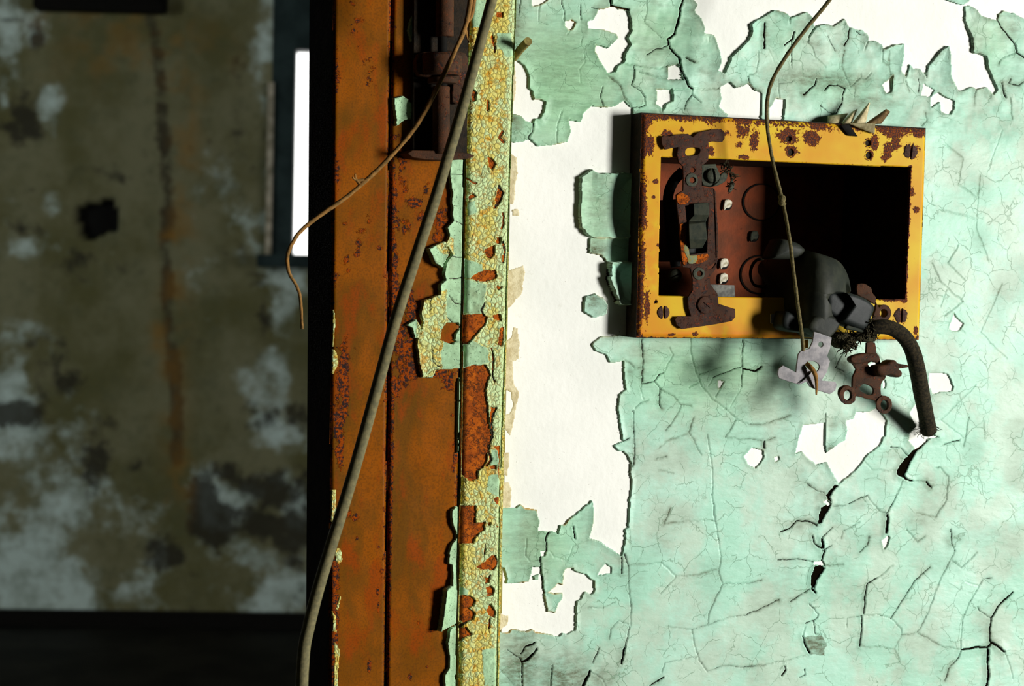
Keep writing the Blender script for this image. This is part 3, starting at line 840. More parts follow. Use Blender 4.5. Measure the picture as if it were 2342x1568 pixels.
 C(R7,3,(1245,80),(1215,240)), C(R7,2,(1330,100),(1330,200)), C(R7,4,(335,1470),(340,1505),(310,1515)), C(R7,4,(1340,970),(1370,968)), C(R7,3,(1290,830),(1200,915),(1150,870)),
 C(R7,3,(900,700),(960,770),(1000,740)), C(R7,2,(1560,560),(1500,600),(1470,560)), C(R7,4,(195,1090),(0,1180)),
 ([(2130,600),(2150,645),(2200,690),(2160,720)], 3), ([(2130,735),(2180,740),(2205,760)], 2), ([(2170,640),(2150,700)],2), ([(1995,795),(2040,860)],3), ([(1930,800),(1910,840),(1930,850)],4),
 ([(2150,480),(2230,500)],2), ([(2190,560),(2165,600),(2205,640)],3), ([(2240,400),(2230,520),(2260,600)],2), ([(2290,650),(2240,760),(2300,820)],2), ([(2230,880),(2150,960),(2200,1000)],2),
 ([(2160,330),(2200,360),(2190,420),(2230,450)],2), ([(2290,300),(2260,380)],2),
]
SOOT = [(1700,850,60,60,.3),(1720,930,120,50,.35),(1800,850,80,50,.3),(1210,1240,60,110,.45),
        (1190,1520,60,80,.85),(1290,1545,85,55,.85),(1350,1190,40,45,.3),(1375,1550,50,30,.7),(1300,150,110,110,.32),(1180,60,26,90,.75),(1175,270,22,50,.8),
        (1890,185,160,26,.75),(1985,232,110,22,.6),(1870,100,22,55,.35),(1850,45,50,22,.5),(1760,70,26,40,.3),(1900,1040,20,30,1.1),(1905,970,22,20,.5),(1830,1090,40,50,.3),(1820,1200,40,18,.4),
        (2250,1430,40,50,.35),(2100,1190,40,30,.4),(1990,1090,60,30,.2),(1500,115,60,14,.5),(1640,150,35,25,.5),(1560,60,50,30,.3),
        (1370,450,35,70,.55),(1360,570,30,22,.95),(1352,690,26,26,.8),(2315,70,30,25,.5),(2240,20,40,14,.5),(2330,130,30,20,.4),(1960,1150,45,20,.3),(2175,1235,20,25,.5),
        (1215,1100,30,20,.3),(1440,850,14,20,.5),(1930,830,14,25,.7),(1905,800,40,12,.3),(2050,1040,60,16,.25),(2190,1230,20,14,.4)]
GREENER = [(1290,190,170,170,1),(1500,70,150,90,.7),(1480,230,160,60,.45),(1620,850,200,90,.9),(1240,1240,110,120,.7),(1900,200,150,50,.4),(2270,90,60,80,.5),
           (1350,480,60,110,.7),(1400,160,120,100,.6),(1790,100,60,80,.35)]
def blobs(U, V, lst, seed, out=0.0):
    A = np.zeros(U.shape)
    for x, y, rx, ry, a in lst:
        c = WA([(x, y)], out)[0]
        s = .27
        sel = (np.abs(U - c[0]) < rx * s * 2.6) & (np.abs(V - c[1]) < ry * s * 2.6)
        g = a * np.exp(-((U[sel] - c[0]) / (rx * s)) ** 2 - ((V[sel] - c[1]) / (ry * s)) ** 2)
        A[sel] = np.maximum(A[sel], g)
    return A

STEP = .46
p0, p1 = WA([(1122, 1700), (2680, -120)])
us = np.arange(p0[0], p1[0], STEP)
vs_ = np.arange(WA([(1171, 1660)])[0][1] - 8, WA([(1171, -70)])[0][1] + 60, STEP)
U, V = np.meshgrid(us, vs_)
# ragged edges: coordinates pushed about a little before every test
UW = U + fbm(U, V, 7, 1, 3) * .75 + vnoise(U, V, 1.3, 9) * .22
VW = V + fbm(U, V, 7, 21, 3) * .75 + vnoise(U, V, 1.3, 29) * .22
region = inpoly(U, V, WA([(1158, -400), (1124, 2000), (4000, 2000), (4000, -400)]))
bxp = WA([(1478, 268), (2112, 300), (2098, 768), (1464, 764)])
bx = inpoly(U, V, bxp)
M = region & ~bx
lift = np.zeros(U.shape)
edge = np.full(U.shape, 9.0)
for poly, amp, fall in HOLES:
    P = WA(poly)
    M &= ~inpoly(UW, VW, P)
    D, _ = segdist(UW, VW, P, fall * 2.5, True)
    lift = np.maximum(lift, amp * np.exp(-D / fall * 1.4))
    edge = np.minimum(edge, D)
for poly, amp, fall, dg in ISLES:
    P = WA(poly)
    ins = inpoly(UW, VW, P)
    M |= ins & region & ~bx
    D, _ = segdist(UW, VW, P, fall * 2.5, True)
    lift = np.where(ins, amp * np.exp(-D / fall * 1.4), lift)
    edge = np.minimum(edge, D)
crack = np.zeros(U.shape)
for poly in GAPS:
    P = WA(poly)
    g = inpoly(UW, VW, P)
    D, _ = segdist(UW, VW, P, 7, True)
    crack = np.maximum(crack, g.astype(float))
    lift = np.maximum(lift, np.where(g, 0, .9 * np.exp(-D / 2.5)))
carve = crack.copy()
CU = U + fbm(U, V, 5, 41, 3) * .7 + vnoise(U, V, 1.1, 49) * .2
CV = V + fbm(U, V, 5, 61, 3) * .7 + vnoise(U, V, 1.1, 69) * .2
cdist = np.full(U.shape, 9.0)
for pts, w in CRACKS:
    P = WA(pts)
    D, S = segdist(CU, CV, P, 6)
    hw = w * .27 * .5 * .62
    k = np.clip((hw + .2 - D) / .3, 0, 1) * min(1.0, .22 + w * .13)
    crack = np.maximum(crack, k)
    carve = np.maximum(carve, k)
    lift = np.maximum(lift, (.035 * w + .012 * w * w) * np.exp(-D / (1.2 + .3 * w)))
    cdist = np.minimum(cdist, D * 4.0 / w)
# lumpy, curling paint in the upper part
py_top = WA([(1171, 330)])[0][1]
px_l = WA([(1330, 300)])[0][0]
up = np.clip((V - py_top) / 30, 0, 1) * np.clip((U - px_l) / 25, .15, 1)
lump = fbm(U, V, 26, 5, 3) * 1.4 * up + fbm(U, V, 11, 15, 3) * .45 * up + fbm(U, V, 30, 8, 2) * .15
pc = WA([(1230, 1500)])[0]
lump += fbm(U, V * .6, 14, 35, 3) * 1.1 * np.exp(-((U - pc[0]) / 30) ** 2 - ((V - pc[1]) / 25) ** 2)
pc = WA([(1885, 1150)])[0]
lump += fbm(U, V, 12, 36, 3) * .7 * np.exp(-((U - pc[0]) / 16) ** 2 - ((V - pc[1]) / 60) ** 2)
H = .55 + lift + lump * .9
H = np.maximum(H, .25)
H = H - np.minimum(carve, 1) * (H - .04)
dirt = blobs(U, V, SOOT, 3)
dirt = np.maximum(dirt, .85 * inpoly(UW, VW, WA(R7([(390,1285),(430,1280),(462,1345),(440,1370),(445,1400),(370,1388),(340,1345),(330,1300)]))))
dirt = np.maximum(dirt, .8 * (.25 + .75 * up) * np.exp(-edge / 2.6) * np.clip(vnoise(U, V, 12, 77) + .45, 0, 1))
dirt = np.maximum(dirt, .8 * np.exp(-cdist / 2.6) * np.clip(vnoise(U, V, 17, 78) * .9 + .2 + .25 * up, 0, 1))
dirt = np.maximum(dirt, .5 * np.clip(fbm(U, V * 2, 18, 55, 4) - .25, 0, 1) * up * 2)
low_left = np.clip((WA([(1420, 784)])[0][0] - U) / 60, 0, 1)
rusty = np.clip(1.3 - edge / .55, 0, 1) * np.clip(vnoise(U, V, 9, 90) * 1.2, 0, 1) * (.3 + low_left)
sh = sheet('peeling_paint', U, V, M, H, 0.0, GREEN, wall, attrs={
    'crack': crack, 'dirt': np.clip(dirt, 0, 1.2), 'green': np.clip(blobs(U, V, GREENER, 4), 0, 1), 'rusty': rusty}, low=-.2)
tag(sh, 'cracked and curling mint green paint')
# tan undercoat left on the plaster along the frame
P_T = [R3([(60,-60),(150,0),(150,120),(130,310),(115,380),(60,360)]), R3([(110,420),(160,415),(175,465),(115,470)]),
       R3([(60,920),(150,900),(200,880),(215,930),(190,1100),(90,1220),(50,1220)]), R3([(120,1380),(155,1390),(175,1520),(30,1568),(30,1510),(115,1460)]),
       R5([(30,0),(185,0),(180,150),(125,180),(135,370),(180,450),(150,600),(140,700),(100,840),(60,800),(20,680),(100,650),(130,560),(110,450),(30,420)]),
       R5([(0,990),(105,1000),(95,1100),(75,1200),(0,1160)]), R5([(0,1270),(80,1260),(110,1330),(110,1480),(0,1500)]),
       R6([(0,210),(45,200),(65,300),(65,430),(0,430)]), R6([(0,950),(80,970),(80,1040),(0,1090)]), R2([(0,560),(150,560),(155,800),(120,1010),(0,1010)])]
sel = us < WA([(1215, 784)])[0][0]
U2, V2 = U[:, sel], V[:, sel]
UW2, VW2 = UW[:, sel], VW[:, sel]
M2 = np.zeros(U2.shape, bool)
for p in P_T: M2 |= inpoly(UW2, VW2, WA(p))
o = sheet('old_undercoat', U2, V2, M2 & region[:, sel], .32 + fbm(U2, V2, 6, 2) * .1, 0.0, TAN, wall, low=-.1)
tag(o, 'dirty tan undercoat')
# green paint carries on past the photograph
bm = bmesh.new()
zlo, zhi = vs_[0] / 1000, vs_[-1] / 1000
box_bm(bm, us[-1] / 1000, 2.69, -.0005, .0002, .1, 2.6)
box_bm(bm, WX0, us[-1] / 1000, -.0005, .0002, .1, zlo)
box_bm(bm, WX0, us[-1] / 1000, -.0005, .0002, zhi, 2.6)
from_bm('wall_paint', bm, GREEN, wall, False)
# ================================================================== DOOR FRAME
LB = [(1085, -380), (1071, 60), (1063, 380), (1057, 760), (1053, 1050), (1049, 1200), (1045, 1650)]   # groove between casing and jamb
FO = 12.0
frame = empty('door_1', W(1000, 1500, 0) * 1.0, 'rusty steel door frame with peeling yellow and green paint, left of the mint wall', kind='structure')
frame.location.z = 0
def strip_body(name, x0, x1, out, yb, mat):
    return prism(name, x0[0], x1[0], x1[1], x0[1], out, yb, mat, frame, None)
casing = strip_body('casing', [(1074, 0), (1046, 1568)], [(1176, 0), (1141, 1568)], FO - 1.6, .004, CRACKLE)
jambp = strip_body('jamb_panel', [(896, 0), (883, 1568)], [(1064, 0), (1036, 1568)], FO - 1.6, .033, BLACK)
stopp = strip_body('stop_strip', [(766, 0), (757, 1568)], [(888, 0), (879, 1568)], FO - 1.6, .033, JAMBBLK)
strip_body('groove_fill', [(880, 0), (872, 1568)], [(1170, 0), (1132, 1568)], FO - 6, .033, BLACK)
def grid(px_poly_bounds, out, step):
    a = WA(px_poly_bounds, out)
    us = np.arange(a[:, 0].min(), a[:, 0].max(), step)
    vs = np.arange(a[:, 1].min(), a[:, 1].max(), step)
    return np.meshgrid(us, vs)
def pill(U, V, P, r, depth):
    """rounding of the rim of a pressed steel strip"""
    D, _ = segdist(U, V, P, r, True)
    return -depth * (1 - D / r) ** 2
R8 = lambda pts: crop(860, 0, 3.921, pts)
R9 = lambda pts: crop(740, 380, 3.92, pts)
R10 = lambda pts: crop(740, 780, 3.92, pts)
R11 = lambda pts: crop(680, 1160, 3.843, pts)
def panel(name, poly, scabs, seed, label, par):
    U, V = grid(poly, FO, .62)
    P = WA(poly, FO)
    M = inpoly(U, V, P)
    s = blobs(U, V, scabs, 0, FO)
    D, _ = segdist(U, V, P, 5, True)
    s = np.maximum(s, .5 * np.exp(-D / 1.3))
    H = fbm(U, V, 40, seed, 2) * .5 + fbm(U, V, 9, seed, 2) * .06 + pill(U, V, P, 1.6, 1.5)
    return tag(sheet(name, U, V, M, H, FO, PANEL, par, {'scab': s}, low=-1.7), label)
LC = [(768, -380), (763, 400), (759, 900), (757, 1300), (755, 1650)]
polyC = [(768, -380), (763, 400), (759, 900), (757, 1300), (755, 1650), (880, 1650), (883, 1200), (886, 760), (889, 380), (899, -380)]
polyB = [(905, -380), (895, 380), (892, 760), (889, 1200), (886, 1650)] + [(x - 5, y) for x, y in reversed(LB)]
SC = [(845, 503, 14, 12, .5), (828, 525, 12, 14, .45), (820, 555, 10, 16, .45), (790, 510, 8, 7, .4), (869, 567, 9, 8, .5), (817, 580, 9, 12, .5), (793, 595, 10, 12, .45), (797, 618, 6, 6, .45),
      (785, 840, 14, 60, .7), (790, 900, 10, 50, .75), (775, 960, 14, 60, .7), (778, 1030, 10, 50, .65), (770, 400, 8, 30, .5), (765, 640, 7, 40, .5), (765, 1320, 12, 60, .8), (765, 1430, 9, 120, .8),
      (765, 1530, 9, 60, .7), (795, 1175, 14, 14, .5), (812, 1180, 10, 12, .5), (818, 1230, 8, 6, .5), (866, 1250, 5, 5, .5), (873, 1305, 5, 14, .5), (864, 1350, 4, 14, .6), (865, 1395, 4, 18, .6), (845, 1520, 5, 26, .6), (843, 1500, 6, 6, .4), (878, 1165, 5, 12, .5), (815, 60, 20, 60, .3), (850, 160, 20, 50, .3), (770, 180, 8, 80, .4)]
SB = [(948, 462, 18, 16, .65), (925, 425, 14, 18, .45), (915, 405, 12, 12, .4), (925, 520, 9, 22, .5), (935, 522, 7, 18, .5), (962, 490, 12, 14, .5), (975, 435, 10, 20, .45), (1005, 505, 18, 34, .6), (1000, 545, 14, 14, .55), (910, 505, 6, 20, .55),
      (900, 480, 7, 160, .6), (902, 640, 8, 90, .75), (912, 690, 14, 50, .7), (935, 690, 20, 30, .55), (940, 720, 24, 45, .6), (925, 790, 34, 70, .6), (935, 850, 30, 30, .6), (905, 880, 14, 30, .65), (1010, 855, 30, 14, .6), (1025, 870, 16, 22, .65),
      (895, 950, 4, 600, .5), (894, 1200, 5, 500, .55), (1045, 1000, 6, 70, .5), (1038, 1050, 5, 60, .45), (1030, 1095, 5, 6, .5), (1034, 950, 5, 8, .5), (1003, 1478 - 55, 5, 6, .5), (983, 1415, 6, 6, .5), (957, 1424, 5, 6, .5), (938, 1548, 8, 7, .5), (988, 1440, 10, 8, .4), (976, 1523, 5, 4, .4), (920, 350, 16, 60, .4), (1010, 620, 12, 12, .3)]
panel('left_panel', polyC, SC, 2, 'dull orange rusted steel strip nearest the doorway', stopp)
panel('middle_panel', polyB, SB, 5, 'dull orange rusted steel strip behind the hinge', jambp)

# casing: fine crackled paint over rust
Ledge = [(1198, -380), (1171, 400), (1160, 800), (1149, 1100), (1141, 1650)]
polyA = [(x + 4, y) for x, y in LB] + list(reversed([(x - 4, y) for x, y in Ledge]))
RUSTY_A = [R8([(1075,105),(1140,105),(1140,165),(1080,150)]), R8([(1000,1390),(1060,1450),(1070,1470),(1040,1530),(1005,1500)]), R8([(850,790),(900,830),(890,900),(850,920)]),
 R9([(1440,740),(1535,700),(1530,780),(1490,830),(1450,810)]), R9([(1540,630),(1590,640),(1580,700),(1545,690)]), R9([(1300,1005),(1420,930),(1540,930),(1550,990),(1520,1020),(1400,1035)]),
 R9([(1250,1325),(1420,1320),(1460,1350),(1450,1410),(1380,1490),(1290,1600),(1230,1600)]), R9([(1510,1340),(1580,1320),(1590,1390),(1520,1370)]), R9([(1580,1450),(1620,1440),(1610,1600),(1560,1600)]),
 R10([(1230,250),(1330,215),(1450,205),(1490,300),(1450,420),(1470,560),(1480,700),(1500,850),(1470,960),(1460,1060),(1430,1130),(1380,1160),(1370,1240),(1300,1250),(1250,1210),(1205,1150),(1215,600)]),
 R10([(1500,580),(1550,600),(1510,660),(1500,740),(1485,700)]), R10([(1520,940),(1590,930),(1590,1300),(1565,1200),(1560,990)]), R10([(1480,1120),(1550,1110),(1550,1150),(1500,1150)]), R10([(1515,1410),(1580,1395),(1580,1475),(1540,1460)]),
 R11([(1400,-20),(1570,-20),(1560,130),(1650,120),(1640,200),(1560,260),(1540,310),(1400,325)]), R11([(1560,520),(1650,470),(1690,420),(1740,420),(1760,500),(1720,550),(1620,550)]),
 R11([(1400,770),(1520,770),(1565,820),(1550,870),(1510,880),(1560,930),(1540,980),(1460,1010),(1400,1000)]), R11([(1655,700),(1700,680),(1735,720),(1720,770),(1670,780)]), R11([(1655,900),(1690,840),(1740,920),(1735,970),(1680,960)]),
 R11([(1400,1060),(1480,1050),(1540,1110),(1490,1130),(1420,1190),(1395,1190)]), R11([(1640,610),(1690,620),(1680,660),(1650,660)]), R11([(1740,150),(1775,155),(1765,185),(1745,185)]), R11([(1680,130),(1700,130),(1695,165),(1675,160)]),
 R9([(1560,190),(1600,230),(1590,300),(1545,340),(1530,300)]), R9([(1540,1060),(1600,1080),(1560,1115)]), R9([(1285,270),(1340,240),(1370,270),(1300,300)]), R9([(1600,790),(1615,790),(1612,860),(1598,860)])]
PLAIN_A = [R9([(1250,830),(1420,880),(1425,930),(1310,1000),(1250,1000)]), R9([(1250,1010),(1460,1060),(1430,1200),(1440,1260),(1390,1325),(1250,1310)]), R10([(1230,10),(1330,0),(1460,60),(1480,180),(1330,235),(1230,250)]),
 R9([(1290,330),(1350,310),(1370,420),(1290,440)]), R8([(860,0),(980,0),(940,240),(860,250)]), R11([(1620,1250),(1740,1240),(1740,1568),(1640,1568)]), R10([(1500,960),(1560,980),(1560,1110),(1490,1110)]), R11([(1480,1090),(1500,1080),(1460,1160),(1440,1180)]),
 R8([(1085,300),(1200,300),(1230,500),(1160,510),(1080,400)]), R11([(1420,690),(1500,730),(1490,765),(1420,765)]), R10([(1480,1200),(1570,1200),(1570,1400),(1460,1340)])]
U, V = grid(polyA, FO, .42)
P = WA(polyA, FO)
w1 = fbm(U, V, 3.2, 12, 3) * .7
w2 = fbm(U, V, 3.2, 32, 3) * .7
M = inpoly(U, V, P)
Mp = M.copy()
edge = np.full(U.shape, 5.0)
for q in RUSTY_A:
    Q = WA(q, FO)
    Mp &= ~inpoly(U + w1, V + w2, Q)
    D, _ = segdist(U + w1, V + w2, Q, 5, True)
    edge = np.minimum(edge, D)
plain = np.zeros(U.shape)
for q in PLAIN_A:
    plain = np.maximum(plain, inpoly(U + w1, V + w2, WA(q, FO)).astype(float))
xr = WA([(1162, 400)], FO)[0][0]
De, _ = segdist(U, V, WA(Ledge, FO), 12)
rim = np.clip(1.2 - De / 5.5, 0, 1)
H = fbm(U, V, 3.0, 14, 3) * .3 + .75 + .5 * np.exp(-edge / .9) + fbm(U, V, 14, 15, 2) * .25 + pill(U, V, P, 3.0, 2.4) + plain * .35
# a few open splits along the right side of the casing
acr = np.zeros(U.shape)
for pts, w in [(R9([(1570,180),(1600,240),(1570,320),(1530,370)]), 9), (R9([(1605,420),(1610,520),(1595,560)]), 6), (R9([(1285,110),(1340,150),(1370,155)]), 5), (R9([(1605,680),(1625,760),(1605,860)]), 9),
               (R10([(1500,60),(1520,150),(1510,300),(1530,360)]), 5), (R10([(1540,600),(1500,700),(1510,860)]), 9), (R10([(1500,860),(1470,980),(1500,1060),(1460,1110)]), 8), (R8([(1130,1180),(1100,1230),(1140,1270)]), 9), (R8([(1000,900),(1000,990)]), 7),
               (R8([(1040,330),(1060,420),(1060,470)]), 7), (R9([(1440,1230),(1405,1290),(1440,1350)]), 6), (R11([(1650,330),(1640,410)]), 4), (R11([(1690,600),(1650,660)]), 6), (R11([(1690,980),(1680,1060)]), 6), (R11([(1480,1000),(1420,1060)]), 8)]:
    D, _ = segdist(U + w1 * .6, V + w2 * .6, WA(pts, FO), 3)
    acr = np.maximum(acr, np.clip((w * .27 * .3 + .25 - D) / .3, 0, 1))
H -= acr * .9
o = sheet('casing_rust', U, V, M, fbm(U, V, 2.0, 4, 3) * .15 + pill(U, V, P, 3.0, 2.4), FO, FOXY, casing, low=-1.7)
tag(o, 'orange rust where the paint has gone')
grn = np.clip(rim * .9 + plain + blobs(U, V, [(1090, 430, 30, 40, .6), (1085, 700, 30, 90, .5), (1110, 1240, 40, 70, .3), (1120, 1330, 40, 60, .4), (1075, 180, 16, 60, .7), (1150, 560, 16, 200, .5), (1125, 900, 16, 100, .6)], 1, FO), 0, 1)
o = sheet('casing_paint', U, V, Mp, H, FO, CRACKLE, casing, {'plain': plain, 'green': grn, 'crack': acr}, low=-.3)
tag(o, 'crackled yellow and pale green paint')

# paint left on the middle strip
POLY_B = [R9([(1143,82),(1270,80),(1262,700),(1258,1320),(1235,1400),(1228,1480),(1225,1600),(870,1600),(850,1530),(880,1400),(860,1320),(880,1200),(945,1185),(1030,1150),(1022,1060),(1085,1020),(1065,960),(1080,870),(1140,800),(1085,690),(1115,620),(1095,550),(1145,490),(1138,240),(1120,110)]),
          R10([(830,60),(845,180),(870,320),(960,325),(1000,250),(1110,250),(1232,245),(1240,-60),(830,-60)]),
          R10([(1205,330),(1222,330),(1215,700),(1208,780),(1200,1000),(1190,1000),(1200,600)]),
          R11([(1345,20),(1385,-10),(1412,-10),(1410,500),(1400,690),(1395,1010),(1340,1040),(1230,1080),(1280,720),(1340,680),(1350,500),(1315,490),(1325,390),(1345,320),(1385,280),(1385,210),(1345,130)]),
          R11([(1393,1040),(1345,1050),(1320,1080),(1310,1180),(1325,1320),(1330,1400),(1285,1460),(1280,1700),(1380,1700)]),
          R9([(920,740),(1080,670),(1110,790),(1060,870),(1040,910),(1010,890),(970,870)]), R9([(730,1420),(820,1370),(860,1440),(850,1530),(800,1535),(790,1450)]),
          R8([(150,880),(230,860),(310,930),(310,1070),(240,1080),(170,1130)]), R8([(275,275),(300,180),(330,120),(345,150),(318,300),(305,395)]),
          R8([(655,1150),(790,1190),(790,1345),(740,1345),(700,1300)]), R8([(660,1430),(790,1430),(785,1600),(650,1600)]), R8([(680,0),(850,0),(845,120),(780,200),(690,190)])]
HOLE_B = [R9([(1100,1400),(1200,1400),(1225,1440),(1180,1500),(1150,1600),(1040,1560),(1050,1470)]), R10([(1090,-10),(1170,-10),(1190,0),(1160,10),(1100,10)])]
U, V = grid(polyB, FO, .42)
w1 = fbm(U, V, 4, 13, 3) * .55 + vnoise(U, V, 1.2, 3) * .12
w2 = fbm(U, V, 4, 33, 3) * .55
M = np.zeros(U.shape, bool)
edge = np.full(U.shape, 9.0)
for q in POLY_B:
    Q = WA(q, FO)
    M |= inpoly(U + w1, V + w2, Q)
    D, _ = segdist(U + w1, V + w2, Q, 9, True)
    edge = np.minimum(edge, D)
for q in HOLE_B: M &= ~inpoly(U + w1, V + w2, WA(q, FO))
M &= inpoly(U, V, WA([(x - 1, y) for x, y in polyB], FO))
yel = inpoly(U + w1, V + w2, WA(R9([(850,1180),(1100,1100),(1090,1280),(1120,1400),(1040,1450),(1050,1640),(800,1640)]), FO)) | inpoly(U + w1, V + w2, WA(R10([(830,-40),(1080,-40),(1040,100),(1060,250),(900,340),(830,340)]), FO)) | inpoly(U, V, WA(R9([(1090,610),(1160,650),(1160,790),(1085,790)]), FO))
yel |= inpoly(U, V, WA(R9([(960,660),(1090,660),(1115,790),(1060,790),(1000,740)]), FO))
leftedge = np.clip((WA([(1057, 800)], FO)[0][0] - U) / 6, 0, 1)
fl = np.zeros(U.shape)
D, _ = segdist(U, V, WA(R11([(1285,720),(1230,1080)]), FO), 14)
fl += 4.2 * np.exp(-D / 6)
D, _ = segdist(U, V, WA(R9([(925,745),(1010,890)]), FO), 14)
fl += 3.0 * np.exp(-D / 6)
D, _ = segdist(U, V, WA(R9([(1030,1060),(940,1185),(880,1200)]), FO), 10)
fl += 1.6 * np.exp(-D / 4)
H = .6 + np.exp(-edge / 2.2) * 1.2 * leftedge + fl + fbm(U, V, 9, 16, 3) * .45 + yel * fbm(U, V, 2.6, 17, 2) * .35
bc = np.zeros(U.shape)
for pts in [R9([(1150,490),(1250,525)]), R9([(1140,805),(1260,812)]), R9([(1110,1010),(1250,1000)]), R9([(1110,1150),(1160,1220),(1240,1240)]), R9([(945,1190),(940,1300)]), R9([(1150,350),(1190,360)]), R10([(960,40),(970,180),(1010,220),(1050,220)]), R9([(1130,75),(1260,75)]), R9([(1100,1350),(1150,1400)])]:
    D, _ = segdist(U + w1, V + w2, WA(pts, FO), 2)
    bc = np.maximum(bc, np.clip((.42 - D) / .3, 0, 1))
o = sheet('jamb_paint', U, V, M, H - bc * .5, FO, CRACKLE, jambp, {'plain': 1.0 - yel * 1.0, 'green': 1.0 - yel * .85, 'crack': bc}, low=-.3)
tag(o, 'pale green paint peeling off the steel')
# yellow remains along the doorway edge of the left strip
U, V = grid([(752, -60), (800, -60), (800, 1650), (752, 1650)], FO, .5)
w = fbm(U, V, 7, 19, 3) * 1.5
M = np.zeros(U.shape, bool)
for q in [R10([(60,80),(95,75),(125,150),(125,220),(90,280),(60,280)]), R10([(45,1330),(105,1340),(110,1450),(100,1600),(45,1600)]), R11([(290,0),(340,0),(350,60),(320,140),(290,120)]), R11([(330,360),(370,350),(400,440),(370,500),(340,470)]),
          R11([(340,880),(375,760),(380,800),(360,900)]), R11([(320,1170),(370,1250),(360,1400),(350,1600),(320,1600)]), R11([(310,900),(340,940),(345,1100),(310,1080)]), R9([(62,1250),(90,1300),(100,1420),(90,1600),(62,1600)]), R9([(62,500),(75,520),(75,700),(62,700)])]:
    M |= inpoly(U + w * .4, V + w, WA(q, FO))
M &= inpoly(U, V, WA(polyC, FO))
sheet('edge_paint', U, V, M, .5 + fbm(U, V, 2, 3, 2) * .2, FO, CRACKLE, stopp, {'plain': M * 0.0, 'green': M * .1, 'crack': M * 0.0}, low=-.3)

# ================================================================== HINGE
hg = empty('door_hinge', W(1008, 350, 20), 'dark rusted barrel hinge on the door frame at the top', 'hinge')
def cyl(name, px, y0, y1, out, rpx, mat, parent, bev=.5, n=40, rough=.12):
    A, B = W(px, y0, out), W(px, y1, out)
    r = rpx * .25 / 1000
    prof = [(0, 0), (r - bev / 1000, 0), (r, bev / 1000)]
    L = (A - B).length
    m = max(2, int(L / .0012))
    prof += [(r, bev / 1000 + (L - 2 * bev / 1000) * k / m) for k in range(1, m)] + [(r, L - bev / 1000), (r - bev / 1000, L), (0, L)]
    bm = bmesh.new()
    rings = []
    for q, (rr, h) in enumerate(prof):
        if rr == 0: rings.append([bm.verts.new((0, 0, h))]); continue
        rings.append([bm.verts.new((rr * math.cos(2 * math.pi * i / n) * (1 + random.uniform(-1, 1) * rough * .12), rr * math.sin(2 * math.pi * i / n) * (1 + random.uniform(-1, 1) * rough * .12), h)) for i in range(n)])
    for a, b in zip(rings, rings[1:]):
        for i in range(n):
            j = (i + 1) % n
            if len(a) == 1: bm.faces.new((a[0], b[j], b[i]))
            elif len(b) == 1: bm.faces.new((a[i], a[j], b[0]))
            else: bm.faces.new((a[i], a[j], b[j], b[i]))
    axis = (A - B).normalized()
    rot = Vector((0, 0, 1)).rotation_difference(axis).to_matrix().to_4x4()
    bmesh.ops.transform(bm, matrix=Matrix.Translation(B) @ rot, verts=bm.verts)
    return from_bm(name, bm, mat, parent)
plate('hinge_leaf', [(950, -300), (1074, -300), (1068, 362), (944, 362)], 17, 3.5, SHELL, hg)
cyl('upper_barrel', 1017, -250, 84, 24, 20, BRRUST, hg)
cyl('pin', 1012, 60, 200, 24, 11, BLACK, hg)
cyl('collar', 1010, 122, 172, 24, 44, DARKRUST, hg, 1.5)
plate('knuckle_arm', smooth([(958, 124), (1010, 118), (1066, 122), (1070, 172), (1062, 230), (1034, 232), (1030, 178), (960, 174)], 3), 22, 6, DARKRUST, hg, bev=1)
cyl('washer', 1012, 177, 191, 25, 33, BRRUST, hg)
cyl('lower_barrel', 1009, 197, 352, 24, 19, BRRUST, hg)
plate('foot_plate', smooth([(944, 343), (1072, 350), (1076, 362), (1010, 366), (944, 360)], 2), 26, 14, BRRUST, hg, bev=.5)

# ================================================================== SWITCH BOX
bxo = empty('electrical_box', W(1790, 520, 0), 'rusted orange metal switch box with an open front on the green wall', 'electrical box')
def quadgrid(outer, inner):
    pass
U, V = grid(OUT_PX, BOXO, .42)
PO, PI = WA(OUT_PX, BOXO), WA(OPEN_PX, BOXO)
wv = vnoise(U, V, 2.2, 8) * .12
M = inpoly(U + wv, V + wv, PO) & ~inpoly(U + wv, V, PI)
cut = [(1512, 352), (1506, 677)]
Do, _ = segdist(U, V, PO, 20, True)
Dt, _ = segdist(U, V, PO[:2], 30)
Dl, _ = segdist(U, V, np.array([PO[0], PO[3]]), 30)
Db, _ = segdist(U, V, PO[2:], 30)
Dir, _ = segdist(U, V, PI[1:3], 20)
Dit, _ = segdist(U, V, PI[:2], 20)
Dib, _ = segdist(U, V, PI[2:], 20)
kx = (U - PO[0][0]) / (PO[1][0] - PO[0][0])
scab = .66 * np.exp(-(Dt / 5.6) ** 2) * (.75 + .5 * vnoise(U, V, 9, 31)) + .66 * np.exp(-(Dl / 4.6) ** 2) * (.8 + .5 * vnoise(U, V, 8, 33)) + .3 * np.exp(-Db / .9) + .62 * np.exp(-Dir / 1.3) + .28 * np.exp(-Dit / .7)
scab += .5 * np.exp(-Dib / 1.4) * (kx > .84)
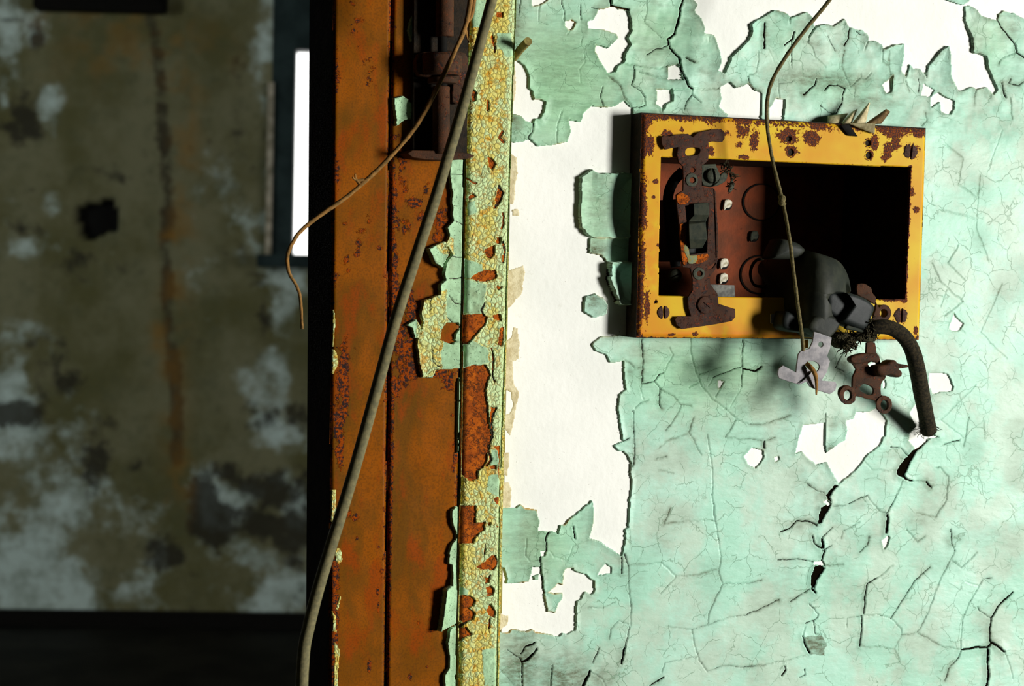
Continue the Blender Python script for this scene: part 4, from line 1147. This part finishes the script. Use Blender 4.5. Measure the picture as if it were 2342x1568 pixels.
scab = np.maximum(scab, blobs(U, V, [(1700, 300, 26, 22, .5), (1725, 320, 16, 30, .55), (1800, 310, 34, 22, .6), (1855, 315, 28, 20, .62), (1810, 345, 22, 14, .6), (1690, 330, 14, 12, .5), (1650, 305, 40, 14, .4), (1525, 310, 16, 14, .6),
    (1485, 330, 14, 30, .6), (1625, 345, 12, 16, .5), (1700, 359, 18, 6, .6), (1560, 297, 8, 8, .5), (2000, 325, 14, 22, .6), (2030, 345, 18, 22, .62), (2022, 362, 12, 10, .6), (2050, 330, 16, 20, .58), (2085, 345, 26, 22, .55), (2045, 306, 40, 12, .55), (2100, 305, 20, 14, .6),
    (1990, 357, 10, 10, .6), (1475, 480, 8, 40, .5), (1470, 600, 10, 60, .55), (1480, 700, 10, 50, .5), (2095, 480, 10, 8, .6), (2085, 440, 12, 14, .5), (2060, 722, 22, 20, .6), (2095, 755, 8, 14, .6), (2100, 770, 8, 6, .6), (1500, 415, 10, 6, .55), (1495, 450, 5, 5, .6), (1506, 560, 5, 5, .5),
    (1590, 764, 10, 5, .6), (1535, 765, 14, 4, .5), (2040, 685, 30, 6, .6)], 0, BOXO))
stain = np.clip(np.exp(-Db / 2.5) * 1.2 + np.exp(-Dl / 7) * .7 + blobs(U, V, [(1640, 740, 60, 30, .8), (1490, 600, 26, 120, .6), (1740, 350, 200, 14, .35), (1700, 765, 200, 8, 1)], 0, BOXO), 0, 1)
H = -1.9 * np.clip(1 - Do / 2.4, 0, 1) ** 2 + fbm(U, V, 30, 6, 2) * .12
for x, y, rx, ry in [(1805, 317, 7, 6), (1809, 348, 8, 8), (1986, 327, 8, 7), (1987, 355, 8, 8), (1500, 690, 3, 3)]:
    c = WA([(x, y)], BOXO)[0]
    r = np.hypot((U - c[0]) / (rx * .27), (V - c[1]) / (ry * .27))
    H = np.where(r < 1, -3.5 * np.clip((1 - r) * 3, 0, 1), H)
    scab = np.where(r < .95, .9, np.maximum(scab, .45 * np.exp(-np.abs(r - 1.4) / .5)))
cover = sheet('cover_frame', U, V, M, H, BOXO, ENAMEL, bxo, {'scab': scab, 'stain': stain}, low=-1.6)
tag(cover, 'yellow-orange enamelled front rim, scabbed with rust')
# shell behind it: outer sides, then the pocket sunk in the wall
bm = bmesh.new()
def ring(pts, out, sx=0.0):
    c = sum((W(p[0], p[1], BOXO) for p in pts), Vector()) / 4
    r = []
    for p in pts:
        w = W(p[0], p[1], BOXO)
        w = Vector((w.x + math.copysign(sx, w.x - c.x), -out / 1000, w.z + math.copysign(sx, w.z - c.z)))
        r.append(bm.verts.new(w))
    return r
r1, r2 = ring(OUT_PX, BOXO - 1.7, -.0003), ring(OUT_PX, -.3, -.0001)
r3, r4 = ring(OPEN_PX, BOXO - 1.0, .0006), ring(OPEN_PX, -61, .0006)
for a, b in ((r1, r2), (r3, r4), (r1, r3)):
    for i in range(4):
        bm.faces.new((a[i], a[(i + 1) % 4], b[(i + 1) % 4], b[i]))
me = bpy.data.meshes.new('box_sides'); bm.to_mesh(me); bm.free()
link('box_sides', me, SHELL, bxo, False)
bm = bmesh.new(); r4 = ring(OPEN_PX, -60.5, .0008); r5 = ring(OPEN_PX, -61.5, .0008)
bm.faces.new(r4); bm.faces.new(r5[::-1])
for i in range(4): bm.faces.new((r4[i], r4[(i + 1) % 4], r5[(i + 1) % 4], r5[i]))
from_bm('back_plate', bm, BOXBACK, bxo, False)
BK = -60.0
# round knock-outs on the back plate
for cx, cy, r in ((1742, 462, 40), (1738, 628, 42)):
    oo = circle(cx, cy, r, r, 40)
    kk = plate('knockout', oo, BK + .6, 1.0, BOXBACK, bxo, bev=.4)
    plate('knockout_rim', circle(cx, cy, r + 3, r + 3, 40), BK + .3, .5, BLACK, kk, bev=.1)
for cx, cy in ((1664, 468), (1656, 603), (1655, 637), (1725, 540)):
    mh = plate('mounting_hole', circle(cx, cy, 11, 13, 18), BK + .3, .5, BLACK, bxo, bev=.1)
    plate('paint_dab', smooth([(cx - 6, cy - 9), (cx + 4, cy - 13), (cx + 11, cy - 6), (cx + 7, cy + 6), (cx - 2, cy + 8), (cx - 7, cy + 13), (cx - 9, cy + 4)], 3), BK + 1.6, 1.6, WHITEBIT if cx < 1700 else BRASS, mh, bev=.6, jit=.2)
GREYTAPE = simple('grey_tape', srgb(150, 150, 140), srgb(110, 110, 104), 4, .7)
plate('grey_patch', [(1624, 650), (1680, 652), (1682, 684), (1640, 684)], BK + 1, .8, GREYTAPE, bxo, bev=.2)

def screw(name, px, py, out, rpx, ang, mat, parent, dome=1.0, slot=.16, ragged=0.0, ry=None):
    c = W(px, py, out)
    r = rpx * .265 / 1000
    ry_ = (ry or rpx) * .25 / 1000
    bm = bmesh.new()
    n, m = 60, 18
    ctr = None
    rings = []
    for j in range(m + 1):
        t = j / m
        ringv = []
        for i in range(n):
            a = 2 * math.pi * i / n
            rg = 1 + ragged * (math.sin(a * 5 + px) * .5 + math.sin(a * 11 + py) * .3 + random.uniform(-.3, .3)) * t
            x, z = t * math.cos(a) * rg, t * math.sin(a) * rg
            h = dome * math.sqrt(max(0, 1 - t * t * .9)) - (0 if t < .93 else dome * .35)
            u = x * math.cos(ang) + z * math.sin(ang)
            if abs(u) < slot and t < 1.0: h -= dome * 1.1 * min(1, (slot - abs(u)) / slot * 4)
            ringv.append(bm.verts.new((c.x + x * r, c.y - h / 1000, c.z + z * ry_)))
        rings.append(ringv)
    for a, b in zip(rings, rings[1:]):
        for i in range(n):
            bm.faces.new((a[i], a[(i + 1) % n], b[(i + 1) % n], b[i]))
    base = [bm.verts.new((v.co.x, c.y + .0012, v.co.z)) for v in rings[-1]]
    for i in range(n):
        bm.faces.new((rings[-1][i], rings[-1][(i + 1) % n], base[(i + 1) % n], base[i]))
    bmesh.ops.remove_doubles(bm, verts=bm.verts, dist=1e-7)
    return from_bm(name, bm, mat, parent)
screw('screw', 1517, 714, BOXO, 16, .05, SCREWR, bxo)
screw('screw', 2082, 347, BOXO, 19, -.1, SCREWR, bxo, ragged=.14)
screw('screw', 2060, 721, BOXO, 19, .0, SCREWR, bxo, ragged=.12)

# ================================================================== LIGHT SWITCH
K1 = lambda pts: crop(1380, 220, 5.6, pts)
K2 = lambda pts: crop(1380, 480, 4.9, pts)
sw = empty('light_switch', W(1600, 700, 17), 'bare toggle switch on a rusty mounting strap, at the left of the orange box', 'light switch')
SWRUST = rust('switch_strap_rust', srgb(70, 42, 26), srgb(50, 34, 26), .44, dark=srgb(40, 32, 30), mid=srgb(112, 48, 14), scale=.7)
strap = K1([(742,560),(745,520),(775,500),(850,512),(950,490),(1085,478),(1148,525),(1220,460),(1300,447),(1400,425),(1515,422),(1556,460),(1555,540),(1525,585),(1400,575),(1348,590),(1356,700),(1345,820),(1290,872),(1262,885),(1262,1150),(1300,1168),(1412,1172),(1420,1400)]) \
  + K2([(1252,0),(1270,300),(1285,560),(1255,670),(1192,745),(1200,830),(1280,940),(1292,1050),(1400,1085),(1478,1110),(1480,1200),(1440,1245),(1250,1280),(1050,1312),(880,1332),(825,1290),(802,1225),(830,1190),(985,1190),(955,1100),(945,985),(1000,900),(1000,780),(975,650),(890,640),(870,500),(850,150)]) \
  + K1([(940,1400),(932,1260),(1020,1205),(1026,1050),(1020,900),(965,845),(945,745),(958,650),(870,665),(795,682),(752,620)])
toggle_hole = [(1567, 470), (1622, 464), (1619, 520), (1617, 577), (1577, 582), (1572, 520)]
mstrap = plate('mounting_strap', strap, 17.4, 1.3, SWRUST, sw, [K1(smooth([(1050,715),(1075,668),(1150,655),(1225,662),(1240,700),(1215,745),(1130,760),(1070,758)], 3)), K1(circle(1145, 945, 32)), K1(circle(1143, 1073, 34)), toggle_hole, K2(circle(1080, 712, 28)), K2(smooth([(1175,640),(1250,592),(1258,600),(1225,650),(1185,660)], 3))], bev=.3, jit=.08)
plate('eyelet', K1(circle(1135, 1070, 78, 88)), 17.9, .6, BRASS, mstrap, [K1(circle(1143, 1073, 40))], bev=.2)
plate('eyelet', K2(circle(1072, 712, 66, 70)), 17.9, .6, BRASS, mstrap, [K2(circle(1080, 712, 32))], bev=.2)
plate('strap_edge', [(1634, 432), (1638, 440), (1642, 520), (1643, 585), (1639, 590), (1637, 520)], 18.0, 8, SWRUST, mstrap, bev=.3)
SWBODY = [(1556, 455), (1640, 452), (1642, 596), (1560, 598)]
plate('rust_patch', smooth([(1548, 447), (1560, 440), (1578, 452), (1572, 464), (1560, 468), (1550, 463)], 2), 17.9, .5, FOXY, mstrap, bev=.15, jit=.15)
plate('rust_patch', smooth([(1555, 513), (1569, 516), (1570, 545), (1575, 580), (1570, 604), (1562, 602), (1557, 560)], 2), 17.9, .5, FOXY, mstrap, bev=.15, jit=.15)
plate('rust_patch', smooth([(1596, 584), (1618, 580), (1620, 592), (1600, 602), (1590, 600)], 2), 17.9, .5, FOXY, mstrap, bev=.15, jit=.15)
plate('paint_patch', smooth([(1566, 560), (1574, 562), (1578, 584), (1594, 584), (1592, 600), (1576, 603), (1572, 590), (1565, 575)], 2), 18.1, .5, simple('grey_green_paint', srgb(112, 126, 100), srgb(134, 120, 60), 2, .7), mstrap, bev=.15, jit=.15)
swb = plate('switch_body', SWBODY, 12, 34, BAKEDARK, sw, bev=1.5)
# the rocker-like toggle: two facets meeting at a step
bm = bmesh.new()
tg = [(1586, 465, 19.5), (1620, 463, 19.5), (1587, 492, 20.5), (1622, 490, 20.5), (1575, 505, 17.5), (1616, 503, 17.5), (1575, 512, 21.0), (1614, 508, 21.0), (1576, 548, 22.5), (1617, 546, 22.5), (1578, 569, 18.5), (1606, 567, 18.5)]
vv = [bm.verts.new(W(x, y, o)) for x, y, o in tg]
bb = [bm.verts.new(W(x, y, 8)) for x, y, o in tg]
for k in range(0, 10, 2):
    bm.faces.new((vv[k], vv[k + 1], vv[k + 3], vv[k + 2]))
    bm.faces.new((vv[k], vv[k + 2], bb[k + 2], bb[k])); bm.faces.new((vv[k + 1], bb[k + 1], bb[k + 3], vv[k + 3]))
    bm.faces.new((bb[k], bb[k + 2], bb[k + 3], bb[k + 1]))
bm.faces.new((vv[0], bb[0], bb[1], vv[1])); bm.faces.new((vv[10], vv[11], bb[11], bb[10]))
tog = from_bm('toggle', bm, GREYPL, swb)
md = tog.modifiers.new('bevel', 'BEVEL'); md.width = .0004; md.segments = 2
# screw with clamp plate and frayed wire, top right of the strap
clamp = plate('clamp_plate', K1([(1258, 880), (1300, 872), (1440, 865), (1475, 950), (1480, 1120), (1400, 1160), (1280, 1140), (1258, 1080)]), 17.2, 5, BRASS, sw, bev=.5)
screw('terminal_screw', 1630, 402, 18.0, 18, .12, BRASS, sw, 2.2, .14)
screw('terminal_screw', 1545, 629, 5.0, 16, -1.15, BRASS, sw, 1.4, .08)
screw('terminal_screw', 1613, 697, 17.6, 22, .9, SWRUST, sw, 1.6, .02, .05)
plate('wire_hook', K1(smooth([(1500,1010),(1545,975),(1590,1000),(1580,1070),(1520,1120),(1440,1150),(1400,1150),(1470,1090)], 4)), 18.5, 1.6, BRASS, sw, bev=.6)
def tufts(name, centres, n, length, r, mat, parent=None, curl=1.0, down=0.3):
    cd = bpy.data.curves.new(name, 'CURVE'); cd.dimensions = '3D'; cd.fill_mode = 'FULL'
    cd.bevel_depth = r / 1000; cd.bevel_resolution = 1; cd.use_fill_caps = True
    for i in range(n):
        c = random.choice(centres)
        p = W(c[0] + random.uniform(-1, 1) * c[3], c[1] + random.uniform(-1, 1) * c[3], c[2] + OUTSHIFT + random.uniform(-1, 1) * 3)
        d = Vector((random.gauss(0, 1), random.gauss(0, .7), random.gauss(-down, 1))).normalized()
        s = cd.splines.new('POLY'); k = 6
        s.points.add(k - 1)
        L = length * random.uniform(.4, 1) / 1000 / k
        for q in range(k):
            s.points[q].co = (p.x, p.y, p.z, 1)
            s.points[q].radius = random.uniform(.6, 1.2) * (1 - q / k * .6)
            d = (d + Vector((random.gauss(0, .45), random.gauss(0, .45), random.gauss(0, .45))) * curl).normalized()
            p = p + d * L
    me = curve_mesh(cd)
    return link(name, me, mat, parent)
FRAY = simple('frayed_cloth_insulation', srgb(70, 64, 44), srgb(34, 32, 24), 1.2, .95, bump=.3)
tufts('frayed_insulation', [(1664, 385, 14, 8), (1676, 402, 13, 6), (1672, 425, 13, 6), (1655, 378, 14, 6)], 60, 7, .45, FRAY, sw)
plate('frayed_scrap', smooth([(1668, 432), (1674, 408), (1680, 420), (1679, 428), (1672, 440), (1665, 438)], 3), 14, 1.2, BRASS, sw, bev=.5, jit=.2)
# wires inside the box
o = tube('insulated_wire', [W(1562, 392, 4), W(1540, 415, 2), W(1528, 450, -2), W(1530, 500, -4), W(1537, 560, -4), W(1546, 610, -2)], 3.2, BLACKW)
tag(o, 'thick black insulated wire curving down inside the box, left of the switch', 'wire')
o = tube('loose_wire', [W(1762, 600, -30), W(1738, 592, -22), W(1722, 604, -15), W(1716, 628, -12), W(1724, 650, -12), W(1742, 655, -10), W(1770, 652, 0)], [.8, 1.0, .8, 1.2], CABLE)
tag(o, 'frayed black wire looped behind the hanging outlet inside the box', 'wire')

# ================================================================== HANGING OUTLET
K4 = lambda pts: crop(1680, 520, 4.684, pts)
ot = empty('power_outlet', W(1860, 700, 22), 'broken black socket hanging out of the open orange box', 'power outlet')
dome = lambda cx, cz, rx, rz, h: (lambda a, b: h * max(0.0, 1 - ((a - cx) / rx) ** 2 - ((b - cz) / rz) ** 2))
def dome_px(px, py, out, rx, ry, h):
    c = W(px, py, out)
    return dome(c.x * 1000, c.z * 1000, rx * .27, ry * .25, h)
def solid(name, outline, out, thick, mat, parent, h=5, rnd=3.0, tilt=(0, 0), step=.8, extra=None):
    """moulded block: traced outline, front swelling towards its middle, rim rounded"""
    out = out + OUTSHIFT
    P = WA(outline, out)
    us = np.arange(P[:, 0].min() - 1, P[:, 0].max() + 1, step); vs = np.arange(P[:, 1].min() - 1, P[:, 1].max() + 1, step)
    bm = bmesh.new()
    cs = P.mean(0)
    n = len(P)
    rings = []
    K = 12
    for j in range(K + 1):          # rim to centre
        t = j / K
        q = P + (cs - P) * t
        lift = rnd * math.sqrt(max(0, 1 - (1 - min(1, t * 3.2)) ** 2)) + h * (1 - (1 - t) ** 2)
        rings.append([bm.verts.new((a / 1000, -(out - rnd - h * .6 + lift + tilt[0] * (a - cs[0]) + tilt[1] * (b - cs[1]) + (extra(a, b) if extra else 0)) / 1000, b / 1000)) for a, b in q])
    if extra:
        for r_ in rings:
            for v in r_: v.co.x += .45 * max(0.0, (out / 1000.0 - .004) + v.co.y)
    for a, b in zip(rings, rings[1:]):
        for i in range(n):
            bm.faces.new((a[i], a[(i + 1) % n], b[(i + 1) % n], b[i]))
    back = [bm.verts.new((v.co.x * .999 + cs[0] / 1000 * .001, -(out - thick) / 1000, v.co.z)) for v in rings[0]]
    for i in range(n):
        bm.faces.new((rings[0][(i + 1) % n], rings[0][i], back[i], back[(i + 1) % n]))
    bm.faces.new(back)
    bmesh.ops.remove_doubles(bm, verts=bm.verts, dist=1e-6)
    return from_bm(name, bm, mat, parent)
body = K4([(600,262),(800,235),(870,250),(1000,290),(1160,350),(1240,430),(1290,530),(1310,620),(1308,700),(1180,720),(1060,800),(1000,860),(985,925),(1080,960),(1140,1000),(1120,1080),(1060,1140),(990,1188),(900,1140),(780,1060),(650,960),(560,790),(480,620),(400,480),(430,360)])
OUTSHIFT = 14.0
rx = W(1872, 640, 41).x * 1000
ridge = lambda a, b: -1.5 * 2.5 * math.log(1 + math.exp(min(30, (rx - a + .12 * (b - 1210)) / 2.5))) + (-.012 * max(0.0, a - rx) ** 2)
solid('socket_body', smooth(body, 3), 27, 48, BAKELITE, ot, 5, 3, tilt=(0, -.08), extra=ridge)
solid('rear_lug', smooth(K4([(430,300),(500,150),(530,125),(600,132),(700,165),(750,205),(780,250),(700,330),(450,340)]), 3), 12, 14, BAKELITE, ot, 2, 2.5)
solid('side_lug', smooth(K4([(560,900),(520,1000),(538,1085),(640,1120),(800,1130),(840,1112),(780,1040),(660,940)]), 3), 17, 12, BAKEDARK, ot, .3, 2)
solid('socket_face', smooth(K4([(1010,700),(1150,690),(1205,700),(1290,790),(1240,900),(1180,1000),(1060,945),(1000,880),(1010,800)]), 3), 27.5, 10, BAKEDARK, ot, .3, 1.5)
solid('terminal_block', smooth(K4([(1200,700),(1300,718),(1420,765),(1515,835),(1520,895),(1470,1030),(1425,1100),(1330,1075),(1215,1035),(1165,1000),(1230,900),(1290,790)]), 2), 32, 16, BAKEDARK, ot, .3, 2.0, tilt=(-.1, .1))
plate('terminal_screw', K4(smooth([(1240,1030),(1330,1060),(1400,1090),(1390,1125),(1300,1110),(1190,1080)], 3)), 29, 3, GREYPL, ot, bev=.8)
solid('lower_block', smooth(K4([(860,960),(1000,930),(1090,960),(1150,1000),(1120,1090),(1040,1180),(1000,1200),(900,1150),(800,1080)]), 2), 28, 12, BAKELITE, ot, .3, 1.6)
plate('metal_tab', K4([(390, 930), (470, 920), (545, 940), (530, 1050), (390, 1025)]), 6, 1.0, GALV, ot, bev=.2)
plate('rusty_tab', K4(smooth([(1310,620),(1345,600),(1400,600),(1470,650),(1480,700),(1515,740),(1510,820),(1430,775),(1320,720)], 2)), 24, 2.0, BRRUST, ot, bev=.6, jit=.15)
plate('side_strap', K4([(1515, 800), (1545, 850), (1560, 960), (1585, 1060), (1540, 1100), (1490, 1060), (1480, 980), (1510, 880)]), 20, 1.5, BRRUST, ot, bev=.4, jit=.2)
plate('washer', K4(circle(1605, 915, 76, 90)), 4, 1.6, SWRUST, ot, [K4(circle(1598, 918, 40, 44))], bev=.4)
tufts('frayed_insulation', [(1925, 770, 26, 9), (1945, 785, 26, 10), (1965, 770, 26, 12), (1990, 760, 27, 12), (2000, 745, 26, 10), (1935, 790, 25, 8), (1985, 740, 26, 10)], 260, 8, .55, FRAY, ot, 1.0, .5)
solid('cloth_wad', smooth(K4([(1090,1170),(1150,1120),(1260,1130),(1400,1120),(1500,1060),(1560,1110),(1540,1220),(1440,1230),(1330,1215),(1250,1290),(1170,1300),(1110,1260)]), 2), 24, 8, FRAY, ot, 2, 2)

# galvanised strap hanging below
OUTSHIFT = 20.0
gs = empty('galvanised_strap', W(1870, 770, 24), 'clean grey metal mounting strap with a wire hooked through it, hanging below the box', 'metal strap')
bent = lambda z1, z2, d: (lambda a, b: d * (1 if b < z2 else (0 if b > z1 else (z1 - b) / (z1 - z2))))
zA, zB = W(0, 800, 22).z * 1000, W(0, 812, 22).z * 1000
plate('strap', K5([(640,200),(700,215),(850,270),(830,400),(790,490),(808,550),(770,680),(708,780),(870,795),(888,830),(870,900),(805,943),(640,890),(572,858),(530,793),(445,830),(340,800),(200,755),(180,700),(195,640),(245,600),(330,645),(402,685),(410,600),(450,470),(480,430),(585,400),(620,320)]), 24, 1.3, GALV, gs,
      [K5(circle(718, 352, 30, 33)), K5(smooth([(512,590),(540,555),(600,548),(655,570),(682,612),(668,655),(645,672),(600,665),(530,635)], 3))], bev=.25, bend=bent(zA, zB, 2.0))
plate('ear_fold', K5([(600, 672), (625, 668), (560, 740), (490, 800), (445, 828), (530, 765)]), 27.2, 1.0, BRASS, gs, bev=.2)
plate('yellow_sliver', K5([(528, 292), (566, 292), (571, 392), (532, 402)]), 20, .6, simple('yellow_card', srgb(236, 180, 70), srgb(220, 150, 50), 4), gs, bev=.1)

# rusty bracket
rb = empty('rusty_bracket', W(1990, 800, 20), 'dark rusty bracket with two round eyelets, hanging below the box beside the cable', 'metal bracket')
rbp = plate('plate', K5(smooth([(1268,330),(1370,330),(1380,440),(1425,510),(1440,610),(1500,735),(1462,790),(1442,830),(1440,950),(1500,965),(1555,1005),(1573,1080),(1550,1150),(1492,1180),(1432,1160),(1390,1110),(1378,1030),(1270,1000),(1140,970),(1135,1020),(1085,1065),(1010,1060),(955,1000),(932,940),(950,875),(1010,840),(1070,848),(1097,860),(1100,740),(1142,650),(1078,560),(1085,515),(1150,475),(1262,462)], 2)), 20, 1.8, BRRUST, rb,
      [K5(circle(1038, 958, 42, 56)), K5(circle(1478, 1077, 42, 56)), K5(smooth([(1190,860),(1225,827),(1300,840),(1345,885),(1345,935),(1305,958),(1225,925),(1190,895)], 3)), K5(smooth([(1285,585),(1340,555),(1385,575),(1380,640),(1320,628)], 3))], bev=.5, jit=.1)
plate('flange', K5(smooth([(1075,540),(1085,505),(1150,475),(1270,455),(1400,470),(1430,520),(1400,570),(1330,555),(1260,570),(1150,590),(1095,570)], 3)), 24, 5, BRRUST, rb, bev=1.2)
plate('eyelet', K5(circle(1038, 958, 100, 112)), 20.8, .9, DARKRUST, rbp, [K5(circle(1038, 958, 52, 66))], bev=.4, jit=.1)
plate('eyelet', K5(circle(1476, 1072, 96, 108)), 20.8, .9, DARKRUST, rbp, [K5(circle(1478, 1077, 50, 64))], bev=.4, jit=.1)
solid('clamp_screw', smooth(K5([(1400,610),(1500,590),(1560,548),(1620,540),(1660,580),(1775,600),(1778,625),(1660,640),(1700,680),(1698,735),(1640,748),(1540,715),(1460,740),(1400,690)]), 2), 27, 8, BRRUST, rb, .3, 2)

OUTSHIFT = 0.0
# ================================================================== CABLES AND WIRES
o = tube('cloth_cable', [W(1985, 752, 38), W(2010, 747, 42), W(2038, 750, 44), W(2066, 768, 44), W(2086, 800, 41), W(2098, 845, 36), W(2108, 900, 26), W(2117, 945, 16), W(2124, 984, 8)], [4.0, 4.3, 4.5, 4.6, 4.8, 5.0, 5.0, 4.8, 5.2], CABLE, n=8, seg=6)
cab = empty('electrical_cable', W(2124, 984, 8), 'thick black cloth-covered cable arching out of the box and down, its end frayed', 'cable')
o.parent = cab; o.location = o.location - cab.location; o.name = 'sheath'
tufts('frayed_end', [(2122, 980, 8, 8), (2134, 975, 8, 6), (2110, 982, 8, 5)], 34, 9, .3, FRAY, cab, .7, .6)

tw = tube('string', [W(2120, -360, 78), W(2010, -170, 68), W(1935, -60, 60), W(1897, 0, 55), W(1842, 68, 50), W(1796, 132, 45), W(1762, 195, 40), W(1753, 262, 36), W(1762, 340, 36), W(1777, 410, 38), W(1791, 465, 41), W(1805, 540, 46), W(1815, 620, 50), W(1825, 700, 52), W(1834, 765, 49), W(1837, 800, 46)], [1.3, 1.25, 1.15, 1.1, 1.1, 1.2], STRING, wob=.00006)
st = empty('hanging_wire', W(1837, 800, 46), 'thin taut wire crossing in front of the open box, hooked to the grey strap', 'wire')
tw.parent = st; tw.location = tw.location - st.location; tw.name = 'strand'
tube('knot', [W(1784, 448, 40), W(1790, 454, 41.5), W(1787, 462, 42), W(1795, 468, 41)], [1.5, 2.0, 1.9, 1.3], STRING, st, wob=.0002)
tube('hook', [W(1837, 796, 46), W(1836, 806, 40), W(1843, 828, 40), W(1852, 838, 48), W(1862, 850, 50), W(1867, 870, 49), W(1867, 902, 46)], [1.0, 1.2, 1.5, 1.3, .5], TWIG, st)

o = tube('thin_wire', [W(1112, -460, 66), W(1096, -240, 66), W(1082, -50, 64), W(1076, 0, 64), W(1068, 45, 64), W(1055, 85, 66), W(1010, 180, 68), W(962, 272, 68), W(905, 345, 66), W(845, 405, 64), W(790, 452, 63), W(735, 490, 62), W(692, 524, 62), W(668, 556, 62), W(657, 590, 62), W(662, 625, 62), W(682, 662, 62), W(688, 700, 62), W(691, 752, 62)], [1.5, 1.35, 1.25, 1.15, 1.1, .9, .8], TWIG, wob=.0001)
tn = empty('thin_curled_wire', W(691, 752, 62), 'thin tan wire sagging across the door frame and curling into the doorway', 'wire')
o.parent = tn; o.location = o.location - tn.location; o.name = 'strand'
tube('snag', [W(822, 420, 64), W(814, 409, 64), W(812, 397, 65)], [.9, .7, .4], TWIG, tn)
tube('snag', [W(832, 411, 64), W(815, 412, 64), W(806, 405, 65)], [.9, .6, .4], TWIG, tn)
tube('split_strand', [W(1090, -50, 63), W(1080, 30, 63), W(1064, 55, 63), W(1066, 75, 63), W(1070, 92, 63)], [1.0, 1.1, .9, .4], TWIG, tn)

o = tube('hanging_cable', [W(1225, -460, 80), W(1185, -240, 80), W(1138, -50, 80), W(1125, 0, 80), W(1098, 100, 80), W(1058, 245, 80), W(1020, 372, 80), W(990, 470, 80), W(955, 575, 80), W(905, 730, 79), W(865, 875, 77), W(828, 1010, 76), W(795, 1125, 75), W(758, 1245, 74), W(728, 1345, 74), W(704, 1440, 74), W(694, 1500, 74), W(690, 1620, 74), W(694, 1900, 74)], [2.7, 2.8, 3.0, 3.1, 3.2, 3.3], GREYCABLE, n=8, seg=6)
tag(o, 'long stiff grey-brown cable slanting down across the rusty door frame', 'cable')

# stub on the casing edge
o = tube('wooden_plug', [W(1176, 132, 3), W(1190, 113, 12), W(1208, 94, 24)], [2.2, 2.3, 2.4], simple('tan_wood', srgb(150, 140, 80), srgb(120, 108, 62), 3, .8), n=4, seg=5)
tag(o, 'short tan peg sticking out between casing and wall near the top', 'peg')

# ================================================================== PAINT CURLS ON THE BOX
K3 = lambda pts: crop(1740, 220, 5.227, pts)
def curl(name, pts_base, pts_tip, outs, label, mat=FLAKE, bulge=3.0, group='paint curls on top of the box'):
    """bent scale of paint: a strip from a base line to a tip line"""
    bm = bmesh.new()
    n, m = 8, 10
    rows = []
    for j in range(m + 1):
        t = j / m
        row = []
        for i in range(n + 1):
            s = i / n
            a = (pts_base[0][0] + (pts_base[1][0] - pts_base[0][0]) * s, pts_base[0][1] + (pts_base[1][1] - pts_base[0][1]) * s)
            b = (pts_tip[0][0] + (pts_tip[1][0] - pts_tip[0][0]) * s, pts_tip[0][1] + (pts_tip[1][1] - pts_tip[0][1]) * s)
            x, y = a[0] + (b[0] - a[0]) * t, a[1] + (b[1] - a[1]) * t
            o = outs[0] + (outs[1] - outs[0]) * t + bulge * math.sin(math.pi * s) * (1 - t * .4) + bulge * .5 * math.sin(math.pi * t)
            row.append(bm.verts.new(W(x, y, o)))
        rows.append(row)
    for a, b in zip(rows, rows[1:]):
        for i in range(n):
            bm.faces.new((a[i], a[i + 1], b[i + 1], b[i]))
    o = from_bm(name, bm, mat, None)
    md = o.modifiers.new('thickness', 'SOLIDIFY'); md.thickness = .0005
    return tag(o, label, 'paint flake', group)
curl('paint_curl', K3([(800, 330), (960, 330)]), K3([(800, 235), (1050, 200)]), (10, 5), 'broad pale paint curl standing on the box top, leftmost of the cluster', bulge=2)
curl('paint_curl', K3([(945, 340), (1080, 340)]), K3([(1095, 180), (1160, 150)]), (12, 9), 'narrow pale paint curl leaning right, second of the cluster on the box', bulge=2.5)
curl('paint_curl', K3([(1070, 345), (1250, 345)]), K3([(1290, 75), (1308, 75)]), (13, 12), 'tallest pointed paint curl on the box top', bulge=3.0)
curl('paint_curl', K3([(1220, 345), (1440, 330)]), K3([(1500, 150), (1550, 185)]), (13, 13), 'brown rolled paint curl leaning right, rightmost on the box', simple('brown_paint_curl', srgb(120, 96, 60), srgb(80, 62, 38), 4, .7), 3.0)
curl('paint_curl', K3([(1040, 320), (1370, 320)]), K3([(1160, 380), (1360, 450)]), (17, 16.5), 'grey-brown paint scale folded down over the front edge of the box', simple('grey_brown_scale', srgb(150, 140, 104), srgb(110, 100, 70), 5, .7), 1.2)
curl('paint_curl', K3([(950, 345), (1050, 330)]), K3([(1040, 470), (1160, 480)]), (16.5, 15.8), 'sooty black paint scale on the front of the box, under the curls', BLACK, .6)
